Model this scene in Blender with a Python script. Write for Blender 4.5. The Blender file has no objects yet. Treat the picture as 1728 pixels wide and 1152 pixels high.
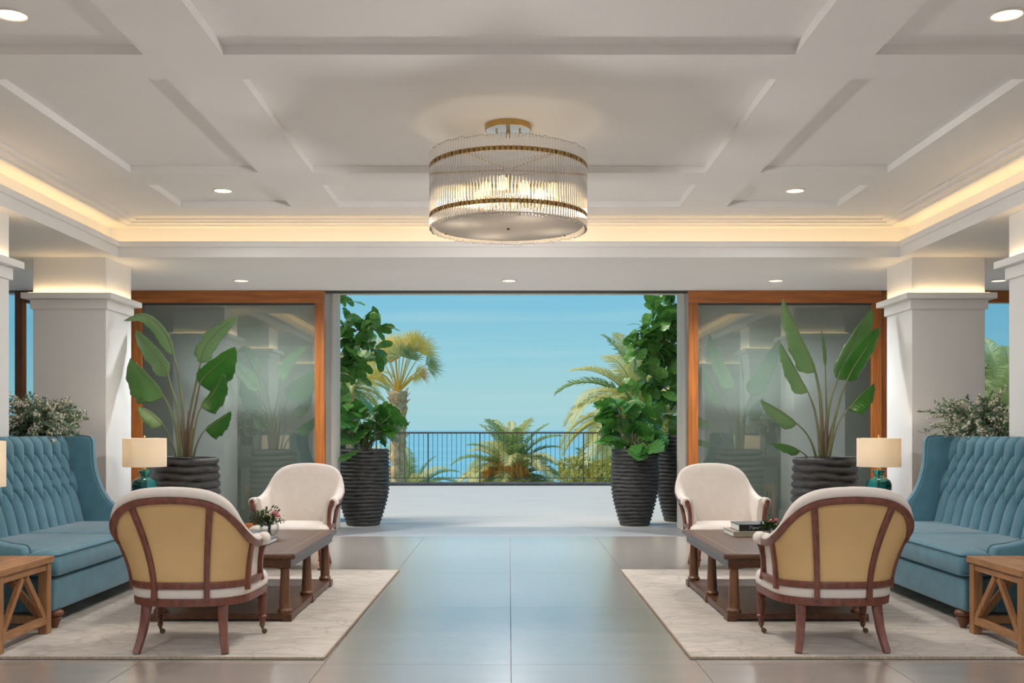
import bpy, math, random
from math import sin, cos, pi, radians as R
from mathutils import Vector as V, Matrix, Euler

C = bpy.context.scene.collection
sc = bpy.context.scene
rnd = random.Random(7)

# ------------------------------------------------------------------ camera
EYE = 1.15
FPX = 1750.0
VPX, VPY = 859.0, 725.0
cam = bpy.data.cameras.new('camera')
cam.lens = FPX / 1728 * 36
cam.sensor_width = 36
cam.shift_x = (864 - VPX) / 1728
cam.shift_y = (VPY - 576) / 1728
cam.clip_end = 60000
camo = bpy.data.objects.new('camera', cam)
camo.location = (0, 0, EYE)
camo.rotation_euler = (pi / 2, 0, 0)
C.objects.link(camo)
sc.camera = camo

def W(px, py, d):
    return V(((px - VPX) * d / FPX, d, EYE - (py - VPY) * d / FPX))

# ------------------------------------------------------------------ exposure, world, sun
sc.view_settings.view_transform = 'Standard'
sc.view_settings.look = 'None'
sc.view_settings.exposure = 0.08
sc.view_settings.gamma = 1.0
sc.view_settings.use_curve_mapping = False

def s2l(r, g, b):
    f = lambda c: c / 12.92 if c <= 0.04045 else ((c + 0.055) / 1.055) ** 2.4
    return (f(r / 255), f(g / 255), f(b / 255), 1.0)

wld = bpy.data.worlds.new('sky')
sc.world = wld
wld.use_nodes = True
nt = wld.node_tree
nt.nodes.clear()
wo = nt.nodes.new('ShaderNodeOutputWorld')
bg = nt.nodes.new('ShaderNodeBackground')
tc = nt.nodes.new('ShaderNodeTexCoord')
sx = nt.nodes.new('ShaderNodeSeparateXYZ')
cr = nt.nodes.new('ShaderNodeValToRGB')
nt.links.new(tc.outputs['Generated'], sx.inputs[0])
nt.links.new(sx.outputs['Z'], cr.inputs[0])
els = cr.color_ramp.elements
els[0].position = 0.0;  els[0].color = s2l(160, 208, 218)
els[1].position = 1.0;  els[1].color = s2l(95, 150, 200)
for p, c in ((0.03, s2l(168, 212, 216)), (0.07, s2l(150, 206, 220)), (0.13, s2l(126, 194, 220)), (0.4, s2l(108, 172, 212))):
    e = els.new(p); e.color = c
# faint cloud bands near the horizon
mp = nt.nodes.new('ShaderNodeMapping'); mp.inputs['Scale'].default_value = (3, 3, 60)
nz = nt.nodes.new('ShaderNodeTexNoise'); nz.inputs['Scale'].default_value = 1.3; nz.inputs['Detail'].default_value = 4
nt.links.new(tc.outputs['Generated'], mp.inputs[0]); nt.links.new(mp.outputs[0], nz.inputs['Vector'])
cr2 = nt.nodes.new('ShaderNodeValToRGB')
cr2.color_ramp.elements[0].position = 0.5; cr2.color_ramp.elements[0].color = (0, 0, 0, 1)
cr2.color_ramp.elements[1].position = 0.75; cr2.color_ramp.elements[1].color = (.22, .22, .22, 1)
nt.links.new(nz.outputs[0], cr2.inputs[0])
mxs = nt.nodes.new('ShaderNodeMix'); mxs.data_type = 'RGBA'
mxs.inputs[7].default_value = s2l(196, 222, 226)
nt.links.new(cr2.outputs[0], mxs.inputs[0]); nt.links.new(cr.outputs[0], mxs.inputs[6])
nt.links.new(mxs.outputs[2], bg.inputs[0])
bg.inputs[1].default_value = .94
nt.links.new(bg.outputs[0], wo.inputs[0])

sun = bpy.data.lights.new('sun', 'SUN')
sun.energy = 4.0; sun.angle = R(26); sun.color = (1.0, .92, .78)
suno = bpy.data.objects.new('sun', sun)
suno.rotation_euler = V((-0.52, -0.03, 0.85)).to_track_quat('Z', 'Y').to_euler()
C.objects.link(suno)

DOWN_W = 58.0
CHAND_W = 50.0
FILL_W = 165.0  # each added fill spot behind the camera
DOOR_W = 350.0      # each recessed downlight
COVE_W = .52      # cove light per metre
WARM = (1.0, .70, .38)
LAMPW = (.95, .98, 1.04)

# ------------------------------------------------------------------ materials
def new_mat(name):
    m = bpy.data.materials.new(name); m.use_nodes = True
    return m, m.node_tree, m.node_tree.nodes['Principled BSDF']

def mat(name, col, rough=.6, var=.08, scale=6, bump=0, bscale=None, stretch=(1, 1, 1), metal=0, spec=.5, trans=0, detail=5, sheen=0, col2=None, coat=0):
    m, t, b = new_mat(name)
    n = t.nodes; l = t.links
    if len(col) == 3: col = (*col, 1)
    co = n.new('ShaderNodeTexCoord'); ma = n.new('ShaderNodeMapping')
    ma.inputs['Scale'].default_value = stretch
    l.new(co.outputs['Object'], ma.inputs[0])
    no = n.new('ShaderNodeTexNoise'); no.inputs['Scale'].default_value = scale; no.inputs['Detail'].default_value = detail
    l.new(ma.outputs[0], no.inputs['Vector'])
    rp = n.new('ShaderNodeValToRGB')
    d = [max(0, c * (1 - var)) for c in col[:3]]; h = [min(1, c * (1 + var)) for c in col[:3]]
    if col2: d, h = col[:3], col2[:3]
    rp.color_ramp.elements[0].position = .3; rp.color_ramp.elements[0].color = (*d, 1)
    rp.color_ramp.elements[1].position = .7; rp.color_ramp.elements[1].color = (*h, 1)
    l.new(no.outputs[0], rp.inputs[0]); l.new(rp.outputs[0], b.inputs['Base Color'])
    b.inputs['Roughness'].default_value = rough; b.inputs['Metallic'].default_value = metal
    b.inputs['Specular IOR Level'].default_value = spec
    b.inputs['Transmission Weight'].default_value = trans
    b.inputs['Sheen Weight'].default_value = sheen
    b.inputs['Coat Weight'].default_value = coat; b.inputs['Coat Roughness'].default_value = .15
    if bump:
        bn = n.new('ShaderNodeTexNoise'); bn.inputs['Scale'].default_value = bscale or scale * 4; bn.inputs['Detail'].default_value = 6
        l.new(ma.outputs[0], bn.inputs['Vector'])
        bu = n.new('ShaderNodeBump'); bu.inputs['Strength'].default_value = bump; bu.inputs['Distance'].default_value = .01
        l.new(bn.outputs[0], bu.inputs['Height']); l.new(bu.outputs[0], b.inputs['Normal'])
    return m

def emit(name, col, s):
    m, t, b = new_mat(name)
    b.inputs['Base Color'].default_value = (*col, 1)
    b.inputs['Emission Color'].default_value = (*col, 1); b.inputs['Emission Strength'].default_value = s
    return m

def leafmat(name, c1, c2, rough=.4, tl=.25, scale=5):
    m = mat(name, c1, rough, col2=c2, scale=scale)
    t = m.node_tree; b = t.nodes['Principled BSDF']; o = t.nodes['Material Output']
    tr = t.nodes.new('ShaderNodeBsdfTranslucent'); mx = t.nodes.new('ShaderNodeMixShader')
    src = b.inputs['Base Color'].links[0].from_socket
    t.links.new(src, tr.inputs[0]); mx.inputs[0].default_value = tl
    t.links.new(b.outputs[0], mx.inputs[1]); t.links.new(tr.outputs[0], mx.inputs[2]); t.links.new(mx.outputs[0], o.inputs[0])
    return m

M = {}
M['white'] = mat('white_paint', (.80, .785, .765), .55, .012, 3, .02, 60)
M['ceil'] = mat('ceiling_paint', (.79, .775, .76), .7, .012, 2)
M['tile'] = mat('floor_tile', (.42, .36, .31), .20, .06, 1.2, .03, 30, stretch=(1, 4, 1), spec=.8, detail=8)
tb = M['tile'].node_tree.nodes['Principled BSDF']
tb.inputs['Coat Weight'].default_value = .8; tb.inputs['Coat IOR'].default_value = 2.7; tb.inputs['Coat Roughness'].default_value = .26
M['grout'] = mat('grout', (.25, .23, .21), .9, .1, 20)
M['terrace'] = mat('terrace_concrete', (.515, .485, .455), .45, .05, 1.0, .03, 25, stretch=(1, 3, 1), detail=8)
M['thresh'] = mat('threshold_stone', (.36, .35, .345), .4, .06, 2, stretch=(1, 6, 1))
M['doorwood'] = mat('door_wood', (.34, .105, .018), .38, .3, 4, .05, 30, stretch=(9, 9, .6), coat=.25)
M['doorwoodh'] = mat('door_wood_rail', (.34, .105, .018), .38, .3, 4, .05, 30, stretch=(.6, 9, 9), coat=.25)
M['pocket'] = mat('pocket_wall', (.54, .54, .50), .8, .05, 2)
M['taupe'] = mat('taupe_track', (.36, .30, .245), .5, .05, 4)
M['cream'] = mat('cream_render', (.60, .545, .475), .7, .05, 5, stretch=(1, 1, .2))
M['render'] = mat('facade_render', (.72, .69, .63), .85, .04, 4)
M['darkgap'] = mat('dark_seal', (.03, .025, .022), .6, .1, 6)
M['sofa'] = mat('teal_linen', (.080, .205, .265), .8, .14, 9, .12, 260, sheen=.3, stretch=(1, 1, 1))
M['sofad'] = mat('teal_piping', (.055, .135, .170), .8, .1, 30, .1, 200)
M['mahog'] = mat('mahogany', (.165, .047, .026), .42, .35, 9, .04, 60, stretch=(5, 5, 1), coat=.15)
M['uphol'] = mat('cream_upholstery', (.70, .615, .54), .9, .03, 20, .05, 400, sheen=.25)
M['tan'] = mat('tan_cane_cloth', (.64, .41, .18), .75, .06, 4, .06, 300, stretch=(1, 1, 1))
M['table'] = mat('dark_walnut', (.105, .042, .020), .34, .3, 5, .02, 60, stretch=(8, 1, 8), coat=.06, spec=.35)
M['tablecol'] = mat('walnut_column', (.165, .068, .026), .38, .35, 6, .02, 60, stretch=(8, 8, 1), coat=.2)
M['inlay'] = mat('pale_inlay', (.42, .33, .24), .4, .05, 5)
M['oak'] = mat('honey_oak', (.34, .160, .062), .5, .25, 6, .05, 50, stretch=(8, 8, 1.2))
M['oakh'] = mat('honey_oak_flat', (.36, .175, .072), .5, .25, 6, .05, 50, stretch=(8, 1.2, 8))
M['foot'] = mat('turned_foot_wood', (.16, .06, .025), .4, .25, 8)
M['brass'] = mat('brass', (.55, .36, .13), .28, .08, 12, metal=1)
M['brassd'] = mat('aged_brass', (.20, .15, .08), .4, .15, 20, metal=1)
M['pot'] = mat('black_fibre_pot', (.010, .0095, .0095), .6, .0, 9, .4, 30, stretch=(1, 1, 4), col2=(.070, .065, .060), detail=8)
M['soil'] = mat('soil', (.035, .022, .014), .95, .4, 30, .5, 60)
M['bop'] = leafmat('paddle_leaf_green', (.065, .175, .035), (.120, .270, .075), .38, .22, 3)
M['bopl'] = leafmat('paddle_leaf_grey_green', (.135, .255, .095), (.20, .34, .14), .42, .2, 3)
M['bopd'] = leafmat('paddle_leaf_deep_green', (.025, .135, .014), (.05, .21, .022), .36, .25, 3)
M['stalk'] = mat('leaf_stalk', (.10, .135, .045), .5, 0, 5, col2=(.21, .20, .10), stretch=(3, 3, 1))
M['stalkr'] = mat('leaf_stalk_red', (.13, .075, .045), .55, 0, 5, col2=(.20, .15, .09), stretch=(3, 3, 1))
M['fig'] = leafmat('fiddle_leaf', (.06, .19, .03), (.17, .37, .075), .34, .25, 4)
M['figv'] = mat('fiddle_vein', (.16, .24, .10), .5, .1, 5)
M['mon'] = leafmat('split_leaf', (.045, .17, .03), (.12, .33, .06), .32, .25, 5)
M['bark'] = mat('bark', (.14, .10, .065), .9, .3, 14, .5, 40)
M['palmtrunk'] = mat('palm_trunk', (.46, .28, .14), .95, .4, 9, .6, 30, col2=(.80, .54, .30))
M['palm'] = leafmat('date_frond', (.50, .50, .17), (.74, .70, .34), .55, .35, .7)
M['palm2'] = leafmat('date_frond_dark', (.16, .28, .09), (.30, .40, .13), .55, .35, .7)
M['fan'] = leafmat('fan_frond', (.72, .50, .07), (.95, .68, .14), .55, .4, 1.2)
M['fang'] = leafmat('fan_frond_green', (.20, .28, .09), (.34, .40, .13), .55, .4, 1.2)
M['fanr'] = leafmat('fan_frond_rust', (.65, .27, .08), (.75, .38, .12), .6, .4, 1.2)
M['date'] = mat('orange_fruit', (.95, .38, .05), .7, .2, 20)
M['shrub'] = leafmat('shrub_leaf', (.42, .42, .10), (.62, .56, .16), .6, .3, .8)
M['hill'] = mat('scrub_ground', (.20, .21, .08), .95, .3, .2)
M['sage'] = leafmat('sage_leaf', (.09, .16, .085), (.19, .27, .16), .6, .2, 12)
M['sprig'] = leafmat('sprig_leaf', (.02, .06, .018), (.07, .14, .03), .5, .2, 30)
M['blossom'] = mat('cream_blossom', (.75, .70, .55), .8, .12, 30)
M['pink'] = mat('pink_petal', (.85, .36, .40), .7, .2, 40)
M['pinkp'] = mat('pale_pink_petal', (.90, .55, .58), .7, .15, 40)
M['ivory'] = mat('ivory_petal', (.76, .68, .50), .7, .1, 40)
M['rugedge'] = mat('rug_binding', (.36, .28, .20), .95, .25, 60, .5, 200)
M['rugback'] = mat('rug_backing', (.02, .018, .016), .95, .1, 60)
M['rail'] = mat('rail_brown', (.13, .065, .040), .5, .1, 6)
M['baluster'] = mat('baluster_steel', (.09, .095, .10), .5, .1, 6, metal=.4)
M['curb'] = mat('curb_dark', (.08, .08, .085), .8, .3, 6)
M['page'] = mat('book_pages', (.78, .76, .72), .8, .05, 3, stretch=(1, 1, 90))
M['bookblk'] = mat('black_cover', (.010, .010, .011), .4, .1, 8)
M['booktaupe'] = mat('taupe_cover', (.34, .30, .22), .6, .06, 8)
M['bookblue'] = mat('blue_grey_cover', (.085, .115, .130), .5, .08, 8)
M['bookteal'] = mat('slate_cover', (.075, .10, .12), .5, .08, 8)
M['ink'] = mat('pale_ink', (.55, .54, .50), .6, .02, 5)
M['glow'] = emit('downlight_glow', (1.0, .80, .48), 2.2)
M['led'] = emit('led_strip', (1.0, .72, .34), 3.0)
M['bulb'] = emit('bulb_glow', (1.0, .76, .40), 2.3)
M['diffuser'] = leafmat('frosted_diffuser', (.80, .77, .74, 1), (.80, .77, .74, 1), .5, .6)
M['spotrim'] = mat('downlight_trim', (.72, .70, .67), .5, .02, 4)

def shade_mat():
    m, t, b = new_mat('lamp_shade_linen')
    b.inputs['Base Color'].default_value = (.86, .80, .70, 1); b.inputs['Roughness'].default_value = .9
    no = t.nodes.new('ShaderNodeTexNoise'); no.inputs['Scale'].default_value = 300
    bu = t.nodes.new('ShaderNodeBump'); bu.inputs['Strength'].default_value = .05; t.links.new(no.outputs[0], bu.inputs['Height']); t.links.new(bu.outputs[0], b.inputs['Normal'])
    tr = t.nodes.new('ShaderNodeBsdfTranslucent'); tr.inputs[0].default_value = (.88, .80, .68, 1)
    mx = t.nodes.new('ShaderNodeMixShader'); mx.inputs[0].default_value = .45
    t.links.new(b.outputs[0], mx.inputs[1]); t.links.new(tr.outputs[0], mx.inputs[2])
    t.links.new(mx.outputs[0], t.nodes['Material Output'].inputs[0])
    return m
M['shade'] = shade_mat()

def pane_mat(name, tint, refl, top=.9):
    m = bpy.data.materials.new(name); m.use_nodes = True
    t = m.node_tree; t.nodes.clear(); n = t.nodes
    o = n.new('ShaderNodeOutputMaterial'); a = n.new('ShaderNodeBsdfTransparent'); g = n.new('ShaderNodeBsdfGlossy')
    a.inputs[0].default_value = (*tint, 1); g.inputs['Roughness'].default_value = 0.0
    g.inputs[0].default_value = (.92, .94, .93, 1)
    lw = n.new('ShaderNodeLayerWeight'); lw.inputs[0].default_value = .25
    mr = n.new('ShaderNodeMapRange'); mr.inputs[3].default_value = refl; mr.inputs[4].default_value = top
    t.links.new(lw.outputs['Fresnel'], mr.inputs[0])
    mx = n.new('ShaderNodeMixShader')
    t.links.new(mr.outputs[0], mx.inputs[0]); t.links.new(a.outputs[0], mx.inputs[1]); t.links.new(g.outputs[0], mx.inputs[2])
    t.links.new(mx.outputs[0], o.inputs[0])
    return m
M['pane'] = pane_mat('sliding_pane', (.82, .865, .85), .13)
M['winpane'] = pane_mat('window_pane', (.80, .91, .96), .05)
def glass_mat():
    m, t, b = new_mat('clear_rod')
    b.inputs['Base Color'].default_value = (.99, .98, .97, 1); b.inputs['Roughness'].default_value = .03
    b.inputs['Transmission Weight'].default_value = 1; b.inputs['IOR'].default_value = 1.45
    return m
M['rod'] = glass_mat()
M['clear'] = pane_mat('clear_glass', (.97, .985, .99), .03, .35)

def teal_glass():
    m, t, b = new_mat('teal_glass')
    b.inputs['Base Color'].default_value = (.008, .30, .29, 1); b.inputs['Roughness'].default_value = .05
    b.inputs['Transmission Weight'].default_value = .92; b.inputs['IOR'].default_value = 1.45
    return m
M['tealglass'] = teal_glass()
M['silver'] = mat('silver_glass', (.62, .64, .66), .18, .05, 20, metal=.7)

def rug_mat():
    m, t, b = new_mat('rug_pile'); n = t.nodes; l = t.links
    co = n.new('ShaderNodeTexCoord')
    ma = n.new('ShaderNodeMapping'); ma.inputs['Scale'].default_value = (2.2, 9, 1); ma.inputs['Rotation'].default_value = (0, 0, .25)
    l.new(co.outputs['Object'], ma.inputs[0])
    no = n.new('ShaderNodeTexNoise'); no.inputs['Scale'].default_value = 2.2; no.inputs['Detail'].default_value = 8; no.inputs['Distortion'].default_value = 1.2
    l.new(ma.outputs[0], no.inputs['Vector'])
    rp = n.new('ShaderNodeValToRGB'); rp.color_ramp.elements[0].position = .3; rp.color_ramp.elements[0].color = (.40, .34, .28, 1)
    rp.color_ramp.elements[1].position = .62; rp.color_ramp.elements[1].color = (.58, .50, .42, 1)
    l.new(no.outputs[0], rp.inputs[0])
    # thin wandering vein lines
    vo = n.new('ShaderNodeTexVoronoi'); vo.feature = 'DISTANCE_TO_EDGE'; vo.inputs['Scale'].default_value = 1.5
    m2 = n.new('ShaderNodeMapping'); m2.inputs['Scale'].default_value = (1.4, 2.6, 1)
    n2 = n.new('ShaderNodeTexNoise'); n2.inputs['Scale'].default_value = 1.8; n2.inputs['Detail'].default_value = 4
    l.new(co.outputs['Object'], n2.inputs['Vector'])
    ad = n.new('ShaderNodeVectorMath'); ad.operation = 'ADD'
    l.new(co.outputs['Object'], ad.inputs[0]); l.new(n2.outputs['Color'], ad.inputs[1])
    l.new(ad.outputs[0], m2.inputs[0]); l.new(m2.outputs[0], vo.inputs['Vector'])
    r2 = n.new('ShaderNodeValToRGB'); r2.color_ramp.elements[0].position = 0; r2.color_ramp.elements[0].color = (.55, .55, .55, 1)
    r2.color_ramp.elements[1].position = .045; r2.color_ramp.elements[1].color = (0, 0, 0, 1)
    l.new(vo.outputs['Distance'], r2.inputs[0])
    mx = n.new('ShaderNodeMix'); mx.data_type = 'RGBA'; mx.inputs[7].default_value = (.30, .25, .21, 1)
    l.new(r2.outputs[0], mx.inputs[0]); l.new(rp.outputs[0], mx.inputs[6]); l.new(mx.outputs[2], b.inputs['Base Color'])
    b.inputs['Roughness'].default_value = .95; b.inputs['Sheen Weight'].default_value = .3
    bn = n.new('ShaderNodeTexNoise'); bn.inputs['Scale'].default_value = 90
    l.new(co.outputs['Object'], bn.inputs['Vector'])
    bu = n.new('ShaderNodeBump'); bu.inputs['Strength'].default_value = .4; bu.inputs['Distance'].default_value = .005
    l.new(bn.outputs[0], bu.inputs['Height']); l.new(bu.outputs[0], b.inputs['Normal'])
    return m
M['rug'] = rug_mat()

def sea_mat():
    m, t, b = new_mat('sea_water'); n = t.nodes; l = t.links
    co = n.new('ShaderNodeTexCoord'); ma = n.new('ShaderNodeMapping'); ma.inputs['Scale'].default_value = (.004, .02, 1)
    l.new(co.outputs['Object'], ma.inputs[0])
    no = n.new('ShaderNodeTexNoise'); no.inputs['Scale'].default_value = 1; no.inputs['Detail'].default_value = 8
    l.new(ma.outputs[0], no.inputs['Vector'])
    rp = n.new('ShaderNodeValToRGB'); rp.color_ramp.elements[0].position = .3; rp.color_ramp.elements[0].color = (.12, .36, .47, 1)
    rp.color_ramp.elements[1].position = .7; rp.color_ramp.elements[1].color = (.20, .46, .56, 1)
    l.new(no.outputs[0], rp.inputs[0]); l.new(rp.outputs[0], b.inputs['Base Color'])
    b.inputs['Roughness'].default_value = .45; b.inputs['Specular IOR Level'].default_value = .3
    return m
M['sea'] = sea_mat()

# ------------------------------------------------------------------ mesh helpers
class MB:
    def __init__(s): s.v = []; s.f = []
    def add(s, vs, fs):
        o = len(s.v); s.v += [tuple(p) for p in vs]; s.f += [tuple(i + o for i in f) for f in fs]; return s
    def box(s, x0, x1, y0, y1, z0, z1):
        return s.add([(x0, y0, z0), (x1, y0, z0), (x1, y1, z0), (x0, y1, z0), (x0, y0, z1), (x1, y0, z1), (x1, y1, z1), (x0, y1, z1)],
                     [(3, 2, 1, 0), (4, 5, 6, 7), (0, 1, 5, 4), (1, 2, 6, 5), (2, 3, 7, 6), (3, 0, 4, 7)])
    def bar(s, a, b, w, h, up=(0, 0, 1)):
        a = V(a); b = V(b); d = (b - a).normalized(); u = V(up); x = d.cross(u).normalized(); u = x.cross(d)
        vs = [p + x * (i * w / 2) + u * (j * h / 2) for p in (a, b) for i, j in ((-1, -1), (1, -1), (1, 1), (-1, 1))]
        return s.add(vs, [(0, 1, 2, 3), (7, 6, 5, 4), (0, 4, 5, 1), (1, 5, 6, 2), (2, 6, 7, 3), (3, 7, 4, 0)])
    def rings(s, rings, closed=True, cap=True):
        n = len(rings[0]); vs = [p for r in rings for p in r]; fs = []
        for i in range(len(rings) - 1):
            for j in range(n if closed else n - 1):
                k = (j + 1) % n
                fs.append((i * n + j, i * n + k, (i + 1) * n + k, (i + 1) * n + j))
        if cap and closed:
            fs.append(tuple(range(n - 1, -1, -1))); fs.append(tuple((len(rings) - 1) * n + j for j in range(n)))
        return s.add(vs, fs)
    def lathe(s, prof, seg=24, c=(0, 0, 0), cap=True):
        rs = [[(c[0] + r * cos(2 * pi * k / seg), c[1] + r * sin(2 * pi * k / seg), c[2] + z) for k in range(seg)] for r, z in prof]
        return s.rings(rs, True, cap)
    def tube(s, pts, rad, seg=8, cap=True):
        pts = [V(p) for p in pts]; n = len(pts)
        if not hasattr(rad, '__len__'): rad = [rad] * n
        rs = []; ref = None
        for i, p in enumerate(pts):
            d = (pts[min(i + 1, n - 1)] - pts[max(i - 1, 0)]).normalized()
            if ref is None: ref = V((0, 0, 1)) if abs(d.z) < .9 else V((1, 0, 0))
            x = d.cross(ref).normalized(); ref = x.cross(d).normalized()
            rs.append([p + (x * cos(2 * pi * k / seg) + ref * sin(2 * pi * k / seg)) * rad[i] for k in range(seg)])
        return s.rings(rs, True, cap)
    def strip(s, pts, nrm, w, h, off=0):
        """rectangular section swept along pts; nrm[i] is the facing direction, w across, h along nrm"""
        rs = []; n = len(pts)
        for i, p in enumerate(pts):
            d = (V(pts[min(i + 1, n - 1)]) - V(pts[max(i - 1, 0)])).normalized(); u = V(nrm[i]); x = d.cross(u).normalized(); u = x.cross(d).normalized()
            ww = w[i] if hasattr(w, '__len__') else w
            p = V(p) + u * off
            c = .22
            sec = [(-1, -1 + c), (-1 + c, -1), (1 - c, -1), (1, -1 + c), (1, 1 - c), (1 - c, 1), (-1 + c, 1), (-1, 1 - c)]
            rs.append([p + x * (a * ww / 2) + u * (b * h / 2) for a, b in sec])
        return s.rings(rs)
    def grid(s, f, nu, nv):
        vs = [f(i / nu, j / nv) for j in range(nv + 1) for i in range(nu + 1)]
        fs = [(j * (nu + 1) + i, j * (nu + 1) + i + 1, (j + 1) * (nu + 1) + i + 1, (j + 1) * (nu + 1) + i) for j in range(nv) for i in range(nu)]
        return s.add(vs, fs)
    def ball(s, c, r, seg=8, rings=5, sz=(1, 1, 1)):
        prof = [(max(1e-4, sin(pi * i / rings)), -cos(pi * i / rings)) for i in range(rings + 1)]
        rs = [[(c[0] + r * sz[0] * q * cos(2 * pi * k / seg), c[1] + r * sz[1] * q * sin(2 * pi * k / seg), c[2] + r * sz[2] * z) for k in range(seg)] for q, z in prof]
        return s.rings(rs)
    def mesh(s, name, m, smooth=False, ang=40):
        me = bpy.data.meshes.new(name); me.from_pydata(s.v, [], s.f); me.update()
        if m: me.materials.append(m)
        if smooth:
            me.polygons.foreach_set('use_smooth', [True] * len(me.polygons))
            if ang: me.set_sharp_from_angle(angle=R(ang))
        return me

def link(name, me, parent=None, kind=None, loc=None, rot=None, scale=None):
    o = bpy.data.objects.new(name, me); C.objects.link(o)
    if parent: o.parent = parent
    if kind: o['kind'] = kind
    if loc is not None: o.location = loc
    if rot is not None: o.rotation_euler = rot
    if scale is not None: o.scale = scale if hasattr(scale, '__len__') else (scale,) * 3
    return o

def obj(name, mb, m, parent=None, smooth=False, kind=None, bevel=0, ang=40, seg=2, label=None, fix=True):
    me = mb.mesh(name, m, smooth, ang)
    if fix:
        import bmesh
        b = bmesh.new(); b.from_mesh(me); bmesh.ops.recalc_face_normals(b, faces=b.faces); b.to_mesh(me); b.free()
    o = link(name, me, parent, kind)
    if bevel:
        bv = o.modifiers.new('bevel', 'BEVEL'); bv.width = bevel; bv.segments = seg; bv.limit_method = 'ANGLE'
    if label: o['label'] = label
    return o

def tag(o, label, cat, group=None, kind=None):
    o['label'] = label; o['category'] = cat
    if group: o['group'] = group
    if kind: o['kind'] = kind
    return o

def thing(name, label, cat, loc=(0, 0, 0), rz=0, group=None):
    o = bpy.data.objects.new(name, None); C.objects.link(o); o.location = loc; o.rotation_euler = (0, 0, rz)
    o.empty_display_size = .1
    return tag(o, label, cat, group)

def copy_tree(o, parent=None):
    c = o.copy(); C.objects.link(c)
    if parent: c.parent = parent
    for ch in list(o.children): copy_tree(ch, c)
    return c

def struct(name, mb, m, parent=None, **k):
    return obj(name, mb, m, parent, kind=None if parent else 'structure', **k)

def crv(pts, n):
    """Catmull-Rom through pts, n samples"""
    pts = [V(p) for p in pts]; out = []; m = len(pts) - 1
    for i in range(n):
        t = i / (n - 1) * m; k = min(int(t), m - 1); u = t - k
        p0 = pts[k - 1] if k > 0 else pts[0] * 2 - pts[1]
        p1, p2 = pts[k], pts[k + 1]
        p3 = pts[k + 2] if k + 2 <= m else pts[m] * 2 - pts[m - 1]
        out.append(.5 * ((2 * p1) + (p2 - p0) * u + (2 * p0 - 5 * p1 + 4 * p2 - p3) * u * u + (3 * p1 - p0 - 3 * p2 + p3) * u ** 3))
    return out

def area(name, loc, sx_, sy_, rot, power, col=(1, 1, 1), parent=None):
    l = bpy.data.lights.new(name, 'AREA'); l.shape = 'RECTANGLE'; l.size = sx_; l.size_y = sy_; l.energy = power; l.color = col
    o = bpy.data.objects.new(name, l); o.location = loc; o.rotation_euler = rot; C.objects.link(o)
    if parent: o.parent = parent
    return o

def point(name, loc, power, col, r=.03, parent=None):
    l = bpy.data.lights.new(name, 'POINT'); l.energy = power; l.color = col; l.shadow_soft_size = r
    o = bpy.data.objects.new(name, l); o.location = loc; C.objects.link(o)
    if parent: o.parent = parent
    return o

# ================================================================== SETTING
SOF = 2.65          # soffit height
ZB, ZC = 2.99, 3.04  # beam underside, coffer face
FX, FY0, FY1 = 3.40, 2.60, 9.02   # inner fascia rectangle
WY = 11.2           # sea-side door line

# floor: slab + individual tiles with recessed joints
fl = struct('floor', MB().box(-7.5, 7.5, -5.2, WY + .02, -.25, -.006), M['grout'])
TW, TD = .92, 1.63
tile_cache = {}
ys = [5.08 + TD * k for k in range(-7, 4)] + [WY]
ys = [max(-5.2, y) for y in ys]
xs = [.01 + TW * k for k in range(-8, 9)]
xs[0] = -7.4; xs[-1] = 7.4
for i in range(len(xs) - 1):
    for j in range(len(ys) - 1):
        w, d = xs[i + 1] - xs[i] - .004, ys[j + 1] - ys[j] - .004
        if d < .05: continue
        key = (round(w, 3), round(d, 3))
        if key not in tile_cache:
            q = MB().box(-w / 2, w / 2, -d / 2, d / 2, -.006, 0)
            tile_cache[key] = q.mesh('tile', M['tile'])
        link('tile', tile_cache[key], fl, loc=((xs[i] + xs[i + 1]) / 2, (ys[j] + ys[j + 1]) / 2, 0))

# threshold and terrace
struct('trim_1', MB().box(-7.5, 7.5, WY + .02, 12.35, -.25, -.004), M['thresh'])
struct('ground_terrace', MB().box(-14, 14, 12.35, 22.0, -.6, -.008), M['terrace'])
cb = MB().box(-14, 14, 21.5, 22.0, -.3, .045)
struct('trim_2', cb, M['curb'], bevel=.01)

# ceiling : coffered recess + soffit ring
ce = struct('ceiling', MB().box(-3.6, 3.6, 2.3, 9.4, ZC, 3.35), M['ceil'])
def beam(x0, x1, y0, y1, z0=ZB, z1=ZC + .02, nm='beam'):
    return obj(nm, MB().box(x0, x1, y0, y1, z0, z1), M['ceil'], ce)
BX0, BX1 = 1.404, 1.795
beam(-3.30, -2.71, 2.55, 9.08); beam(2.71, 3.30, 2.55, 9.08)
for a, b in ((2.55, 3.10), (3.975, 4.33), (5.09, 5.445), (7.43, 7.80), (8.56, 9.08)): beam(-2.71, 2.71, a, b)
for a, b in ((3.10, 3.975), (4.33, 5.09), (5.445, 7.43), (7.80, 8.56)):
    for s in (-1, 1):
        x0, x1 = sorted((s * BX0, s * BX1)); beam(x0, x1, a, b)
# stepped moulding around the recess
for k, (o, z) in enumerate(((3.25, 2.976), (3.31, 2.961), (3.37, 2.946))):
    e = o + .42; yo0, yo1 = 5.83 - o, 5.78 + o
    for s in (-1, 1):
        x0, x1 = sorted((s * o, s * 3.62)); beam(x0, x1, 2.3, 9.4, z, ZC + .01, 'moulding_step')
    beam(-o, o, yo1, 9.4, z, ZC + .01, 'moulding_step'); beam(-o, o, 2.3, yo0, z, ZC + .01, 'moulding_step')
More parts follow.
